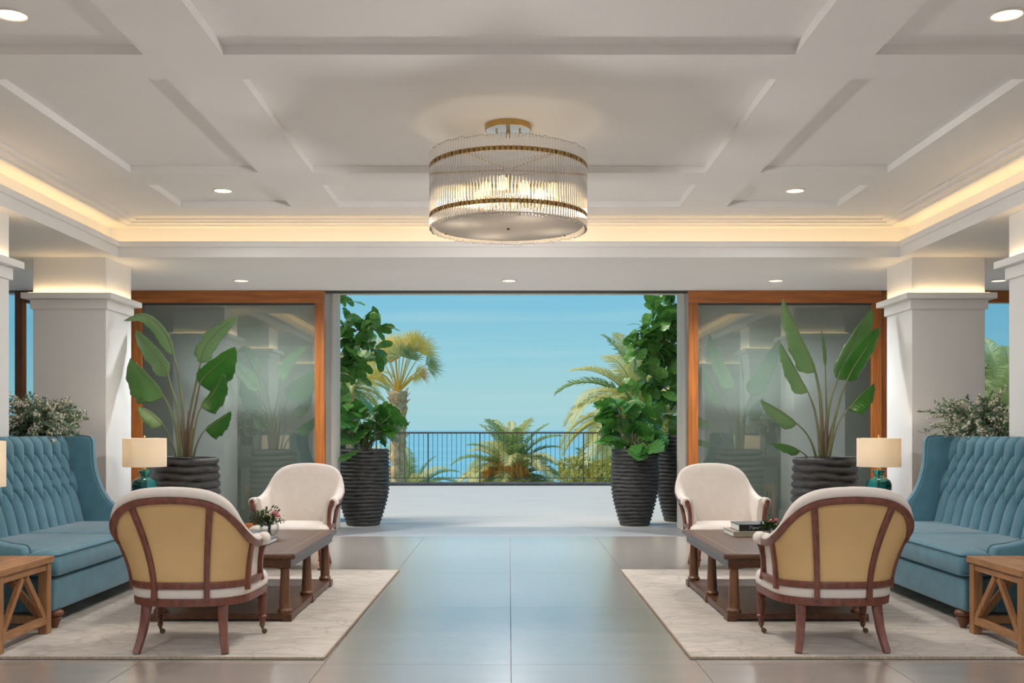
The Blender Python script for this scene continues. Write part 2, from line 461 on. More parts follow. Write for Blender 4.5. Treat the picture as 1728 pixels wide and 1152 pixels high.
# cove back walls
CW, CY0, CY1 = 3.56, 2.36, 9.26
for bx in ((-3.7, -CW, 2.2, 9.5), (CW, 3.7, 2.2, 9.5), (-CW, CW, CY1, 9.5), (-CW, CW, 2.2, CY0)):
    obj('cove_wall', MB().box(bx[0], bx[1], bx[2], bx[3], SOF + .02, ZC + .2), M['ceil'], ce)
# soffit ring (underside 2.65) with fascia lip and upper band
FO = FX + .05
for bx in ((-7.5, -FO, -5.2, WY + .15), (FO, 7.5, -5.2, WY + .15), (-FO, FO, FY1 + .05, WY + .15), (-FO, FO, -5.2, FY0 - .05)):
    obj('soffit', MB().box(bx[0], bx[1], bx[2], bx[3], SOF, SOF + .015), M['ceil'], ce)
obj('roof_slab', MB().box(-7.7, 7.7, -5.4, 12.25, 3.3, 3.6), M['render'], ce)
for s in (-1, 1):
    obj('upper_wall', MB().box(*sorted((s * 3.7, s * 7.5)), -5.2, WY + .1, SOF + .015, 3.3), M['ceil'], ce)
obj('upper_wall', MB().box(-3.7, 3.7, 9.5, WY + .1, SOF + .015, 3.3), M['ceil'], ce)
obj('upper_wall', MB().box(-3.7, 3.7, -5.2, 2.2, SOF + .015, 3.3), M['ceil'], ce)
def fascia(x0, x1, y0, y1, ax, s):
    obj('fascia', MB().box(x0, x1, y0, y1, SOF, 2.785), M['ceil'], ce)
    if ax == 'y': q = MB().box(x0, x1, min(y0, y1) - (.018 if s > 0 else 0), max(y0, y1) + (.018 if s < 0 else 0), 2.737, 2.787)
    else: q = MB().box(min(x0, x1) - (.018 if s > 0 else 0), max(x0, x1) + (.018 if s < 0 else 0), y0, y1, 2.737, 2.787)
    obj('fascia_band', q, M['ceil'], ce, bevel=.004, seg=1)
fascia(-FX, FX, FY1, FY1 + .05, 'y', 1); fascia(-FX, FX, FY0 - .05, FY0, 'y', -1)
fascia(FX, FX + .05, FY0 - .05, FY1 + .05, 'x', 1); fascia(-FX - .05, -FX, FY0 - .05, FY1 + .05, 'x', -1)
# cove light strips (each a led profile and its light)
for nm, loc, sx_, sy_ in (('a', (0, 9.14, 2.70), 6.9, .05), ('b', (0, 2.48, 2.70), 6.9, .05), ('c', (-3.49, 5.81, 2.70), .05, 6.5), ('d', (3.49, 5.81, 2.70), .05, 6.5)):
    o = obj('light_strip', MB().box(loc[0] - sx_ / 2, loc[0] + sx_ / 2, loc[1] - sy_ / 2, loc[1] + sy_ / 2, 2.668, 2.69), M['led'], ce)
    area('cove_light', loc, sx_, sy_, (pi, 0, 0), COVE_W * max(sx_, sy_), WARM)

# sea-side facade -----------------------------------------------------------
# door panels
def door(n, x0, x1, zt=2.648):
    y0, y1 = WY - .04, WY + .04
    d = obj('door_%d' % n, MB().box(x0, x1, y0 - .0, y1, .0, .14), M['doorwoodh'], kind='structure', bevel=.004)
    obj('rail', MB().box(x0, x1, y0, y1, zt - .135, zt), M['doorwoodh'], d, bevel=.004)
    for a, b in ((x0, x0 + .105), (x1 - .105, x1)):
        obj('stile', MB().box(a, b, y0 - .002, y1, .14, zt - .135), M['doorwood'], d, bevel=.004)
    obj('glazing_bead', MB().box(x0 + .105, x1 - .105, y0 + .01, y0 + .03, zt - .15, zt - .135), M['darkgap'], d)
    obj('pane', MB().box(x0 + .1, x1 - .1, WY - .004, WY + .004, .13, zt - .13), M['pane'], d)
    return d
LD = (-4.06, -1.985); RD = (1.93, 4.01)
door(1, *LD); door(2, *RD)
# outer frame beside the panels
struct('trim_3', MB().box(-4.12, -4.065, WY - .07, WY + .25, 0, 2.65), M['doorwood'], bevel=.004)
struct('trim_4', MB().box(4.015, 4.12, WY + .0, WY + .25, 0, 2.65), M['doorwood'], bevel=.004)
# pocket walls behind the parked panels
struct('wall_far', MB().box(-4.4, -2.06, 11.55, 12.2, -.2, 3.3), M['pocket'])
struct('wall_far_east', MB().box(2.04, 4.4, 11.55, 12.2, -.2, 3.3), M['pocket'])
struct('wall_far_upper', MB().box(-14, 14, 12.2, 12.3, 2.95, 3.62).box(-14, -7.5, 11.4, 12.4, -.5, 3.2).box(7.5, 14, 11.4, 12.4, -.5, 3.2), M['render'])
struct('trim_5', MB().box(-2.10, -2.015, 11.30, 11.75, 0, 2.75), M['taupe'])
struct('trim_6', MB().box(-2.10, -1.995, 11.75, 12.26, 0, 2.75), M['cream'])
struct('trim_7', MB().box(2.00, 2.10, 11.30, 11.75, 0, 2.75), M['taupe'])
struct('trim_8', MB().box(1.985, 2.10, 11.75, 12.26, 0, 2.75), M['cream'])
struct('trim_9', MB().box(-7.5, 7.5, 11.75, 12.26, 2.742, 3.0), M['cream'])
struct('trim_10', MB().box(-7.5, 7.5, WY - .02, WY + .16, 2.642, 2.70), M['darkgap'])
# side windows
def window(n, s):
    xa, xb = (4.40, 7.5)
    f = lambda a, b: sorted((s * a, s * b))
    x0, x1 = f(xa, xb)
    w = obj('window_%d' % n, MB().box(x0, x1, WY - .02, WY + .10, 0, .12), M['doorwoodh'], kind='structure')
    if s < 0:
        a, b = f(5.26, 5.335); obj('post', MB().box(a, b, WY - .01, WY + .02, .12, 2.645), M['rail'], w, bevel=.004)
        a, b = f(5.225, 5.26); obj('post', MB().box(a, b, WY, WY + .03, .12, 2.645), M['doorwood'], w)
        a, b = f(4.40, 5.225); obj('rail', MB().box(a, b, WY - .03, WY + .08, 2.52, 2.645), M['rail'], w)
        obj('pane', MB().box(a, b, WY, WY + .01, .12, 2.52), M['winpane'], w)
        a, b = f(5.33, 7.5); obj('pane', MB().box(a, b, WY, WY + .01, .12, 2.645), M['winpane'], w)
    else:
        a, b = f(4.4, 7.5); obj('rail', MB().box(a, b, WY - .03, WY + .08, 2.52, 2.645), M['doorwoodh'], w, bevel=.004)
        obj('pane', MB().box(a, b, WY, WY + .01, .12, 2.52), M['winpane'], w)
        for px in (4.4, 6.1): a, b = f(px, px + .1); obj('post', MB().box(a, b, WY - .04, WY + .09, .12, 2.52), M['doorwood'], w)
window(1, -1); window(2, 1)

# side walls and the wall behind the photographer (open lobby entrance)
struct('wall_left', MB().box(-7.7, -7.5, -5.4, WY + .2, -.2, 3.3), M['white'])
struct('wall_right', MB().box(7.5, 7.7, -5.4, WY + .2, -.2, 3.3), M['white'])
struct('wall_near', MB().box(-7.7, -4.4, -5.4, -5.2, -.2, 3.3).box(4.4, 7.7, -5.4, -5.2, -.2, 3.3).box(-4.4, 4.4, -5.4, -5.2, 2.6, 3.3), M['white'])
struct('baseboard_left', MB().box(-7.5, -7.48, -5.2, WY, 0, .12), M['white'])
struct('baseboard_right', MB().box(7.48, 7.5, -5.2, WY, 0, .12), M['white'])
struct('ground_forecourt', MB().box(-40, 40, -60, -5.2, -.6, -.02), M['terrace'])

# pillars with caps and the light strip along the cap
PX0, PX1 = 3.505, 4.14
def pillar(n, s, y0, y1, lights=True):
    x0, x1 = sorted((s * PX0, s * PX1))
    p = obj('pillar_%d' % n, MB().box(x0, x1, y0, y1, 0, SOF), M['white'], kind='structure', bevel=.003)
    g = .02; obj('cap_frieze', MB().box(x0 - g, x1 + g, y0 - g, y1 + g, 2.20, 2.285), M['white'], p, bevel=.003)
    g = .075; obj('cap_ledge', MB().box(x0 - g, x1 + g, y0 - g, y1 + g, 2.285, 2.335), M['white'], p, bevel=.004)
    g = .02; obj('plinth', MB().box(x0 - g, x1 + g, y0 - g, y1 + g, 0, .12), M['white'], p, bevel=.003)
    cx, cy = (x0 + x1) / 2, (y0 + y1) / 2
    q = MB()
    q.box(x0 - .03, x1 + .03, y0 - .03, y0 - .012, 2.335, 2.342).box(x0 - .03, x1 + .03, y1 + .012, y1 + .03, 2.335, 2.342)
    q.box(x0 - .03, x0 - .012, y0, y1, 2.335, 2.342).box(x1 + .012, x1 + .03, y0, y1, 2.335, 2.342)
    obj('light_strip', q, M['led'], p)
    if lights:
        area('cap_light', (cx, y0 - .03, 2.345), .62, .03, (pi, 0, 0), .5, WARM)
        area('cap_light', (-s * .0 + (x0 - .03 if s > 0 else x1 + .03), cy, 2.345), .03, .6, (pi, 0, 0), .4, WARM)
k = 1
for (a, b) in ((9.02, 9.62), (6.67, 7.27), (3.26, 3.86), (.3, .9), (-2.6, -2.0)):
    for s in (-1, 1):
        pillar(k, s, a, b, a > 3); k += 1

# downlights
def downlight(x, y, z, label, r=.078, w=None):
    t = thing('downlight', label, 'ceiling light', (x, y, z), group='recessed downlights')
    obj('trim_ring', MB().lathe([(r, 0), (r, -.006), (r - .008, -.008), (r - .012, -.003), (r - .012, .0)], 28, cap=False), M['spotrim'], t, smooth=True)
    obj('lens', MB().lathe([(r - .012, -.0015), (r - .012, -.003)], 28), M['glow'], t)
    l = bpy.data.lights.new('downlight_lamp', 'SPOT'); l.energy = DOWN_W if w is None else w; l.color = LAMPW if w is None else (.93, .97, 1.0); l.spot_size = R(160); l.spot_blend = 1.0; l.shadow_soft_size = .07
    lo = bpy.data.objects.new('downlight_lamp', l); lo.location = (0, 0, -.02); C.objects.link(lo); lo.parent = t
for s, nm in ((-1, 'left'), (1, 'right')):
    downlight(s * 2.26, 8.19, ZC, 'small round glowing downlight in the %s coffer nearest the sea doors' % nm)
    downlight(s * 2.265, 4.72, ZC, 'large round glowing downlight at the top %s corner of the ceiling' % nm)
downlight(-2.69, 10.42, SOF, 'thin glowing downlight in the soffit over the left parked glass door', w=DOOR_W)
downlight(0, 10.42, SOF, 'thin glowing downlight in the soffit over the open doorway', w=DOOR_W)
downlight(2.68, 10.42, SOF, 'thin glowing downlight in the soffit over the right parked glass door', w=DOOR_W)
downlight(4.92, 10.42, SOF, 'thin glowing downlight in the soffit between the two right pillars')
for x in (-2.3, 0, 2.3):  # unseen fill spots without fixtures, added behind the camera to brighten the room
    l = bpy.data.lights.new('unseen_fill', 'SPOT'); l.energy = FILL_W; l.color = LAMPW; l.spot_size = R(160); l.spot_blend = .6; l.shadow_soft_size = .07
    lo = bpy.data.objects.new('unseen_fill', l); lo.location = (x, 1.5, SOF - .03); C.objects.link(lo)

# sea, ground beyond the terrace
struct('sea', MB().box(-30000, 30000, 120, 40000, -21, -20), M['sea'])
gm = MB()
def gf(u, v):
    x = -120 + 240 * u; y = 22 + 230 * v * v
    return (x, y, -6.5 - 15 * v - .8 * sin(x * .12) * v)
gm.grid(gf, 40, 16)
struct('hill', gm, M['hill'], smooth=True)

# ================================================================== RAILING
rl = thing('terrace_railing', 'thin dark metal railing with brown handrail at the terrace edge', 'railing', (0, 21.7, 0))
obj('handrail', MB().box(-12, 12, -.03, .03, 1.07, 1.105), M['rail'], rl, bevel=.004)
obj('bottom_rail', MB().box(-12, 12, -.008, .008, .135, .150), M['baluster'], rl)
bal = MB().box(-.005, .005, -.006, .006, .15, 1.07).mesh('baluster', M['baluster'])
pst = MB().box(-.012, .012, -.02, .02, .045, 1.07).mesh('post', M['baluster'])
k = -110
while k <= 110:
    x = -3.86 + .0985 * (k + 40) + .0
    if abs(x) < 11.9:
        if (k % 11) == 4: link('post', pst, rl, loc=(x, 0, 0))
        else: link('baluster', bal, rl, loc=(x, 0, 0))
    k += 1

# ================================================================== RUGS
def rug(s, label):
    x0, x1 = -1.285, 1.285; y0, y1 = -1.63, 1.63
    t = thing('rug', label, 'rug', (s * 2.20, 6.83, 0))
    def top(u, v):
        return (x0 + (x1 - x0) * u, y0 + (y1 - y0) * v, .012)
    q = MB(); q.grid(top, 8, 8)
    q2 = MB().box(x0, x1, y0, y1, .003, .0119)
    q.add(q2.v, q2.f)
    obj('pile', q, M['rug'], t, fix=False)
    e = MB(); e.box(x0 - .008, x1 + .008, y0 - .008, y0, .003, .014).box(x0 - .008, x1 + .008, y1, y1 + .008, .003, .014)
    e.box(x0 - .008, x0, y0, y1, .003, .014).box(x1, x1 + .008, y0, y1, .003, .014)
    obj('binding', e, M['rugedge'], t)
    obj('backing', MB().box(x0 - .006, x1 + .006, y0 - .006, y1 + .006, 0, .003), M['rugback'], t)
    return t
rug(-1, 'pale veined rug under the left seating group').rotation_euler.z = R(-.5)
rug(1, 'pale veined rug under the right seating group')
RZ = .0125

# ================================================================== ARMCHAIR
TB = [(0, -.47, .815), (.1, -.468, .81), (.19, -.455, .793), (.262, -.428, .752), (.308, -.375, .69), (.328, -.30, .625), (.337, -.2, .575), (.337, -.1, .553), (.330, 0, .548), (.325, .06, .545)]
BB = [(0, -.295, .345), (.065, -.293, .345), (.125, -.285, .345), (.18, -.268, .345), (.23, -.235, .345), (.27, -.19, .345), (.295, -.13, .345), (.308, -.06, .345), (.312, .02, .345), (.31, .085, .345)]
NT = 73
TS = crv(TB, NT); BS = crv(BB, NT)
def CS(t, v):
    a = min(1, abs(t)) * (NT - 1); k = min(int(a), NT - 2); u = a - k
    T = TS[k].lerp(TS[k + 1], u); B = BS[k].lerp(BS[k + 1], u)
    h = max(0, v) ** 1.55
    p = V((B.x + (T.x - B.x) * h, B.y + (T.y - B.y) * h, B.z + (T.z - B.z) * v))
    if t < 0: p.x = -p.x
    return p
def CN(t, v):
    t = max(-.97, min(.97, t)); v = max(.03, min(.97, v))
    a = CS(t + .02, v) - CS(t - .02, v); b = CS(t, v + .02) - CS(t, v - .02)
    n = a.cross(b).normalized(); c = V((0, .05, .6)) - CS(t, v)
    return n if n.dot(c) > 0 else -n

def armchair(label):
    t = thing('armchair', label, 'armchair')
    # upholstered shell, inside and over the roll
    q = MB(); rs = []
    n = 56
    for i in range(n + 1):
        u = -1 + 2 * i / n
        up = (CS(u, 1) - CS(u, .9)).normalized(); N = CN(u, .95)
        sec = [CS(u, 0) + CN(u, .1) * .012]
        for v, o in ((0, .05), (.2, .058), (.45, .06), (.7, .058), (.88, .052)): sec.append(CS(u, v) + CN(u, v) * o)
        top = CS(u, 1)
        for a, o in ((.012, .050), (.028, .036), (.036, .018), (.034, 0), (.022, -.014), (.008, -.016)): sec.append(top + V((0, 0, .35)) * a + up * a * .65 + N * o)
        sec.append(CS(u, .96) + N * .006)
        sec.append(CS(u, .5) + CN(u, .5) * .012)
        rs.append(sec)
    q.rings(rs)
    obj('upholstery', q, M['uphol'], t, smooth=True, ang=70)
    # tan outside back
    q = MB(); q.grid(lambda a, b: CS(-.66 + 1.32 * a, .02 + .95 * b) - CN(-.66 + 1.32 * a, b) * .004, 40, 12)
    g = MB(); g.grid(lambda a, b: CS(-.66 + 1.32 * a, .02 + .95 * b) + CN(-.66 + 1.32 * a, b) * .006, 40, 12)
    q.add(g.v, g.f)
    obj('back_panel', q, M['tan'], t, smooth=True, fix=False, label='tan cloth panel')
    # wood: arch, lower rail, stiles, posts
    us = [-1 + 2 * i / 60 for i in range(61)]
    obj('arch_frame', MB().strip([CS(u, .965) - CN(u, .95) * .008 for u in us], [-CN(u, .95) for u in us], .036, .028), M['mahog'], t, smooth=True)
    obj('lower_rail', MB().strip([CS(u, .01) - CN(u, .1) * .002 for u in us], [-CN(u, .1) for u in us], .034, .026), M['mahog'], t, smooth=True)
    for s in (-1, 1):
        vs = [-.16 + 1.12 * i / 14 for i in range(15)]
        pts = [CS(s * .235, v) - CN(s * .235, max(v, .05)) * .008 for v in vs]
        obj('stile', MB().strip(pts, [-CN(s * .235, max(v, .05)) for v in vs], [.027 + .006 * abs(v) for v in vs], .022), M['mahog'], t, smooth=True)
        vs = [-.16 + 1.1 * i / 8 for i in range(9)]
        obj('corner_post', MB().strip([CS(s * .66, v) - CN(s * .66, max(v, .05)) * .008 for v in vs], [-CN(s * .66, max(v, .05)) for v in vs], .032, .024), M['mahog'], t, smooth=True)
        pp = crv([(s * .338, .088, .545), (s * .322, .098, .50), (s * .312, .092, .43), (s * .312, .094, .36), (s * .318, .10, .325)], 12)
        obj('arm_post', MB().strip(pp, [V((0, 1, .1))] * 12, [.040, .038, .034, .030, .028, .028, .028, .028, .029, .03, .03, .03], .030), M['mahog'], t, smooth=True)
        # scroll end
        sc_ = MB(); pr = [(.001, -.075), (.026, -.072), (.034, -.06), (.036, 0), (.034, .022), (.028, .030), (.001, .032)]
        rs = [[(s * .338 + r * cos(2 * pi * k / 18), .065 + y, .552 + r * sin(2 * pi * k / 18)) for k in range(18)] for r, y in pr]
        sc_.rings(rs); obj('arm_scroll', sc_, M['uphol'], t, smooth=True, ang=60)
        cp = MB(); rs = [[(s * .338 + r * cos(2 * pi * k / 18), .065 + y, .552 + r * sin(2 * pi * k / 18)) for k in range(18)] for r, y in ((.020, .028), (.020, .038), (.012, .040))]
        cp.rings(rs); obj('scroll_cap', cp, M['mahog'], t, smooth=True)
    # seat
    half = [(0, -.292), (.10, -.288), (.19, -.262), (.262, -.205), (.305, -.11), (.318, .02), (.324, .17), (.318, .26), (.28, .308), (.16, .328), (0, .334)]
    hc = crv([(a, b, 0) for a, b in half], 29)
    loop = hc + [V((-p.x, p.y, 0)) for p in hc[-2:0:-1]]
    def lv(z, k, c=(0, .01)): return [(c[0] + (p.x - c[0]) * k, c[1] + (p.y - c[1]) * k, z) for p in loop]
    obj('seat_rail', MB().rings([lv(.238, .96), lv(.24, .975), lv(.272, .985), lv(.278, .98)]), M['mahog'], t, smooth=True)
    obj('seat_cushion', MB().rings([lv(.276, .96), lv(.284, .985), lv(.305, .995), lv(.330, .99), lv(.350, .965), lv(.366, .90), (lv(.376, .7)), lv(.382, .35), lv(.383, .02)]), M['uphol'], t, smooth=True, ang=80)
    for s in (-1, 1):
        pts = crv([(s * .195, -.215, .255), (s * .198, -.228, .19), (s * .207, -.248, .10), (s * .226, -.285, .0)], 10)
        obj('rear_leg', MB().strip(pts, [V((0, -1, 0))] * 10, [.050 - .0021 * i for i in range(10)], .036), M['mahog'], t, smooth=True)
        L = obj('front_leg', MB().lathe([(.026, .245), (.027, .215), (.022, .210), (.027, .203), (.027, .195), (.021, .188), (.024, .172), (.0235, .15), (.019, .115), (.017, .105), (.025, .099), (.025, .090), (.016, .084), (.0155, .06), (.013, .05)], 18, (s * .285, .255, 0)), M['mahog'], t, smooth=True)
        cst = MB().lathe([(.0145, .062), (.015, .045), (.010, .038), (.006, .030)], 14, (s * .285, .255, 0))
        cst.bar((s * .285, .255, .034), (s * .285 + .012, .250, .016), .020, .006)
        rs = [[(s * .285 + .014 + .014 * cos(2 * pi * k / 14), .25 + y, .0142 + .014 * sin(2 * pi * k / 14)) for k in range(14)] for y in (-.007, .007)]
        cst.rings(rs)
        obj('caster', cst, M['brassd'], L, smooth=True)
    return t
ch0 = armchair('cream armchair with tan back toward us, beside the table holding two slate books')
ch0['group'] = 'cream and mahogany armchairs'
ch0.location = (-1.665, 5.545, RZ); ch0.rotation_euler.z = R(0)
for loc, rz, lab in (((1.70, 5.565, RZ), 0, 'cream armchair with tan back toward us, beside the table holding a black book'),
                     ((-1.79, 8.68, 0), R(176), 'cream armchair facing us behind the table with the white and pink bouquet'),
                     ((1.80, 8.68, 0), R(184), 'cream armchair facing us behind the table with the black book')):
    c = copy_tree(ch0); c.location = loc; c.rotation_euler.z = rz; c['label'] = lab

# ================================================================== SOFA
def tuft_depth(x, z, cols, pitch, rows):
    """recess of the buttoned back at (x, z); rows = list of z of the button rows from top"""
    best = 9.0; bd = 9.0
    z_top, z_bot = rows[0], rows[-1]
    def near(off): 
        k = round((x - off) / pitch); return off + k * pitch
    if z >= z_top:
        best = abs(x - near(0.0))
        bd = math.hypot(x - near(0.0), z - z_top)
    elif z <= z_bot:
        o = 0.0 if (len(rows) - 1) % 2 == 0 else pitch / 2
        best = abs(x - near(o)); bd = math.hypot(x - near(o), z - z_bot)
    else:
        for r in range(len(rows) - 1):
            if rows[r + 1] <= z <= rows[r]:
                f = (rows[r] - z) / (rows[r] - rows[r + 1])
                o0 = 0.0 if r % 2 == 0 else pitch / 2; o1 = pitch / 2 - o0
                for sg in (-1, 1):
                    xo = o0 + sg * f * pitch / 2
                    d = abs(x - near(xo)) * .84
                    wgt = 1.0 if sg > 0 else 1.25
                    best = min(best, d * wgt)
                bd = min(math.hypot(x - near(o0), z - rows[r]), math.hypot(x - near(o1), z - rows[r + 1]))
    return -.030 * math.exp(-(best / .011) ** 2) - .014 * math.exp(-(best / .035) ** 2) - .020 * math.exp(-(bd / .024) ** 2)

def sofa(label):
    t = thing('sofa', label, 'sofa', group='teal tufted sofas')
    L = 2.14; h = L / 2; AW = .10
    def rbox(x0, x1, y0, y1, z0, z1, nm, m, bev, parent=t, puff=0):
        o = obj(nm, MB().box(x0, x1, y0, y1, z0, z1), m, parent, bevel=bev, seg=4)
        o.data.polygons.foreach_set('use_smooth', [True] * 6)
        return o
    rbox(-h + .02, h - .02, -.42, .43, .10, .295, 'base', M['sofa'], .02)
    # cushions, T-shaped: they step out in front of the arms
    for s in (-1, 1):
        q = MB(); x0, x1 = 0.004, h - .012; yb, yf, ya = -.24, .45, .275
        def outline(k):
            i = k
            pts = [(x0 + i, yb), (x1 - AW - i, yb), (x1 - AW - i, ya + i), (x1 - i, ya + i), (x1 - i, yf - i), (x0 + i, yf - i)]
            out = []
            for a in range(len(pts)):       # rounded corners
                p0, p1, p2 = V(pts[a - 1]), V(pts[a]), V(pts[(a + 1) % len(pts)])
                r = min(.035, (p1 - p0).length * .4, (p2 - p1).length * .4)
                A = p1 + (p0 - p1).normalized() * r; B = p1 + (p2 - p1).normalized() * r
                for f in (0, .25, .5, .75, 1): out.append((A * (1 - f) ** 2 + p1 * 2 * f * (1 - f) + B * f * f))
            return out
        def ring(z, k): return [(s * p.x, p.y, z) for p in outline(k)]
        rr = [ring(.300, .030), ring(.302, .012), ring(.312, .002), ring(.335, -.004), ring(.37, -.006), ring(.405, -.002), ring(.425, .006), ring(.436, .022), ring(.444, .045), ring(.447, .062)]
        q.rings(rr)
        cu = obj('seat_cushion', q, M['sofa'], t, smooth=True, ang=75)
        pi_ = MB()
        for z, k in ((.310, -.001), (.421, .000)):
            lp = outline(k); pi_.tube([(s * p.x, p.y, z) for p in lp] + [(s * lp[0].x, lp[0].y, z)], .0055, 6)
        obj('piping', pi_, M['sofad'], cu, smooth=True)
    # tufted back
    bw = h - AW - .0
    z0, z1 = .40, 1.075
    rows = [.985, .865, .745, .625]
    def base(u, v):
        x = -bw + 2 * bw * u
        if v <= 1:
            z = z0 + (z1 - z0) * v; y = -.195 - .165 * v - .012 * sin(pi * v)
            d = tuft_depth(x, z, 13, .148, rows)
            y += d + .012 * sin(pi * min(1, v * 1.2)) - (.022 * max(0, (v - .93) / .07) ** 2)
        return (x, y, z)
    q = MB(); NU, NV = 260, 84
    q.grid(base, NU, NV)
    # back side and top, joined as a thick slab
    g = MB()
    def capf(u, v):
        x = -bw + 2 * bw * u; a = v
        p = base(u, 1)
        return (x, p[1] + (-.44 - p[1]) * a, z1 + .016 * sin(pi * min(a * 1.6, .5 + .5 * a)) )
    g.grid(capf, NU, 6)
    q.add(g.v, g.f)
    q.add([(-bw, -.44, .1), (bw, -.44, .1), (bw, -.44, z1 + .016), (-bw, -.44, z1 + .016)], [(3, 2, 1, 0)])
    back = obj('tufted_back', q, M['sofa'], t, smooth=True, ang=75, fix=False)
    bt = MB()
    for r, z in enumerate(rows):
        off = 0 if r % 2 == 0 else .074
        k = -7
        while k <= 7:
            x = off + k * .148; k += 1
            if abs(x) > bw - .03: continue
            p = base((x + bw) / (2 * bw), (z - z0) / (z1 - z0)); bt.ball((x, p[1] + .002, z), .009, 8, 4, (1, .6, 1))
    obj('tuft_button', bt, M['sofad'], t, smooth=True, kind='stuff')
    # wings / arms
    prof = [(-.45, .10), (.24, .10), (.262, .14), (.265, .30), (.266, .43), (.258, .462), (.235, .475), (.16, .485), (.08, .505), (.01, .545), (-.05, .60), (-.10, .675), (-.135, .76), (-.158, .85), (-.168, .95), (-.170, 1.04), (-.180, 1.072), (-.205, 1.088), (-.30, 1.092), (-.43, 1.09), (-.45, 1.075)]
    for s in (-1, 1):
        q = MB(); rs = []
        for k, (off, ins) in enumerate(((0, .016), (.006, .005), (.016, 0), (.084, 0), (.094, .005), (.1, .016))):
            x = s * (h - AW + off)
            cx = -.2
            ring = []
            for i, (y, z) in enumerate(prof):
                p0 = V(prof[i - 1]); p2 = V(prof[(i + 1) % len(prof)]); d = (p2 - p0).normalized(); n = V((-d.y, d.x))
                ring.append((x, y + n.x * ins, z + n.y * ins))
            rs.append(ring)
        q.rings(rs)
        obj('wing_arm', q, M['sofa'], t, smooth=True, ang=50)
        pp = crv([(s * (h - AW + .014), y, z) for y, z in prof[3:19]], 50)
        obj('arm_piping', MB().tube(pp, .005, 6), M['sofad'], t, smooth=True)
    for sx_ in (-1, 1):
        for sy_ in (-1, 1):
            obj('foot', MB().lathe([(.034, .102), (.046, .095), (.050, .084), (.046, .072), (.033, .066), (.040, .058), (.036, .048), (.020, .012), (.017, 0)], 20, (sx_ * (h - .09), .405 if sy_ > 0 else -.38, 0)), M['foot'], t, smooth=True)
    return t
sf = sofa('teal tufted wingback sofa beside the two near left oak side tables')
sf['label'] = 'teal tufted wingback sofa along the left pillars'
sf.location = (-3.02, 6.95, RZ); sf.rotation_euler.z = R(-90)
s2 = copy_tree(sf); s2['label'] = 'teal tufted wingback sofa along the right pillars'
s2.location = (3.02, 6.95, RZ); s2.rotation_euler.z = R(90)

# ================================================================== COFFEE TABLES
def coffee_table(label):
    t = thing('coffee_table', label, 'coffee table', group='walnut coffee tables')
    hx, hy = .415, .72
    zt = .405
    tp = obj('table_top', MB().box(-hx - .03, hx + .03, -hy - .03, hy + .03, zt - .034, zt), M['table'], t, bevel=.010, seg=3)
    q = MB(); w = .003; i = .075
    q.box(-hx - .03 + i, hx + .03 - i, -hy - .03 + i, -hy - .03 + i + w, zt - .001, zt + .0006).box(-hx - .03 + i, hx + .03 - i, hy + .03 - i - w, hy + .03 - i, zt - .001, zt + .0006)
    q.box(-hx - .03 + i, -hx - .03 + i + w, -hy - .03 + i, hy + .03 - i, zt - .001, zt + .0006).box(hx + .03 - i - w, hx + .03 - i, -hy - .03 + i, hy + .03 - i, zt - .001, zt + .0006)
    obj('inlay', q, M['inlay'], tp)
    for a in ((-hx, hx, -hy, -hy + .03), (-hx, hx, hy - .03, hy), (-hx, -hx + .03, -hy + .03, hy - .03), (hx - .03, hx, -hy + .03, hy - .03)):
        obj('apron', MB().box(*a, .318, zt - .034), M['table'], t, bevel=.003)
    obj('lower_shelf', MB().box(-hx, hx, -hy, hy, .010, .046), M['table'], t, bevel=.005)
    for sx_ in (-1, 1):
        for y in (-hy + .045, 0, hy - .045):
            x = sx_ * (hx - .045)
            cl = obj('column', MB().lathe([(.040, .044), (.043, .052), (.043, .064), (.036, .072), (.033, .078), (.0335, .11), (.030, .20), (.0255, .296), (.0255, .302), (.031, .306), (.031, .312), (.027, .316), (.027, .320)], 22, (x, y, 0)), M['tablecol'], t, smooth=True)
            obj('block', MB().box(sx_ * hx - .05 if sx_ > 0 else -hx - .005, hx + .005 if sx_ > 0 else -hx + .05, y - .05, y + .05, 0, .045), M['table'], t, bevel=.003)
    return t
ct = coffee_table('dark walnut column-legged coffee table holding the glass bouquet vase')
ct.location = (-1.71, 6.875, RZ)
c2 = copy_tree(ct); c2['label'] = 'dark walnut column-legged coffee table holding the black-spined book'
c2.location = (1.715, 6.875, RZ)
TT = RZ + .405 + .0008

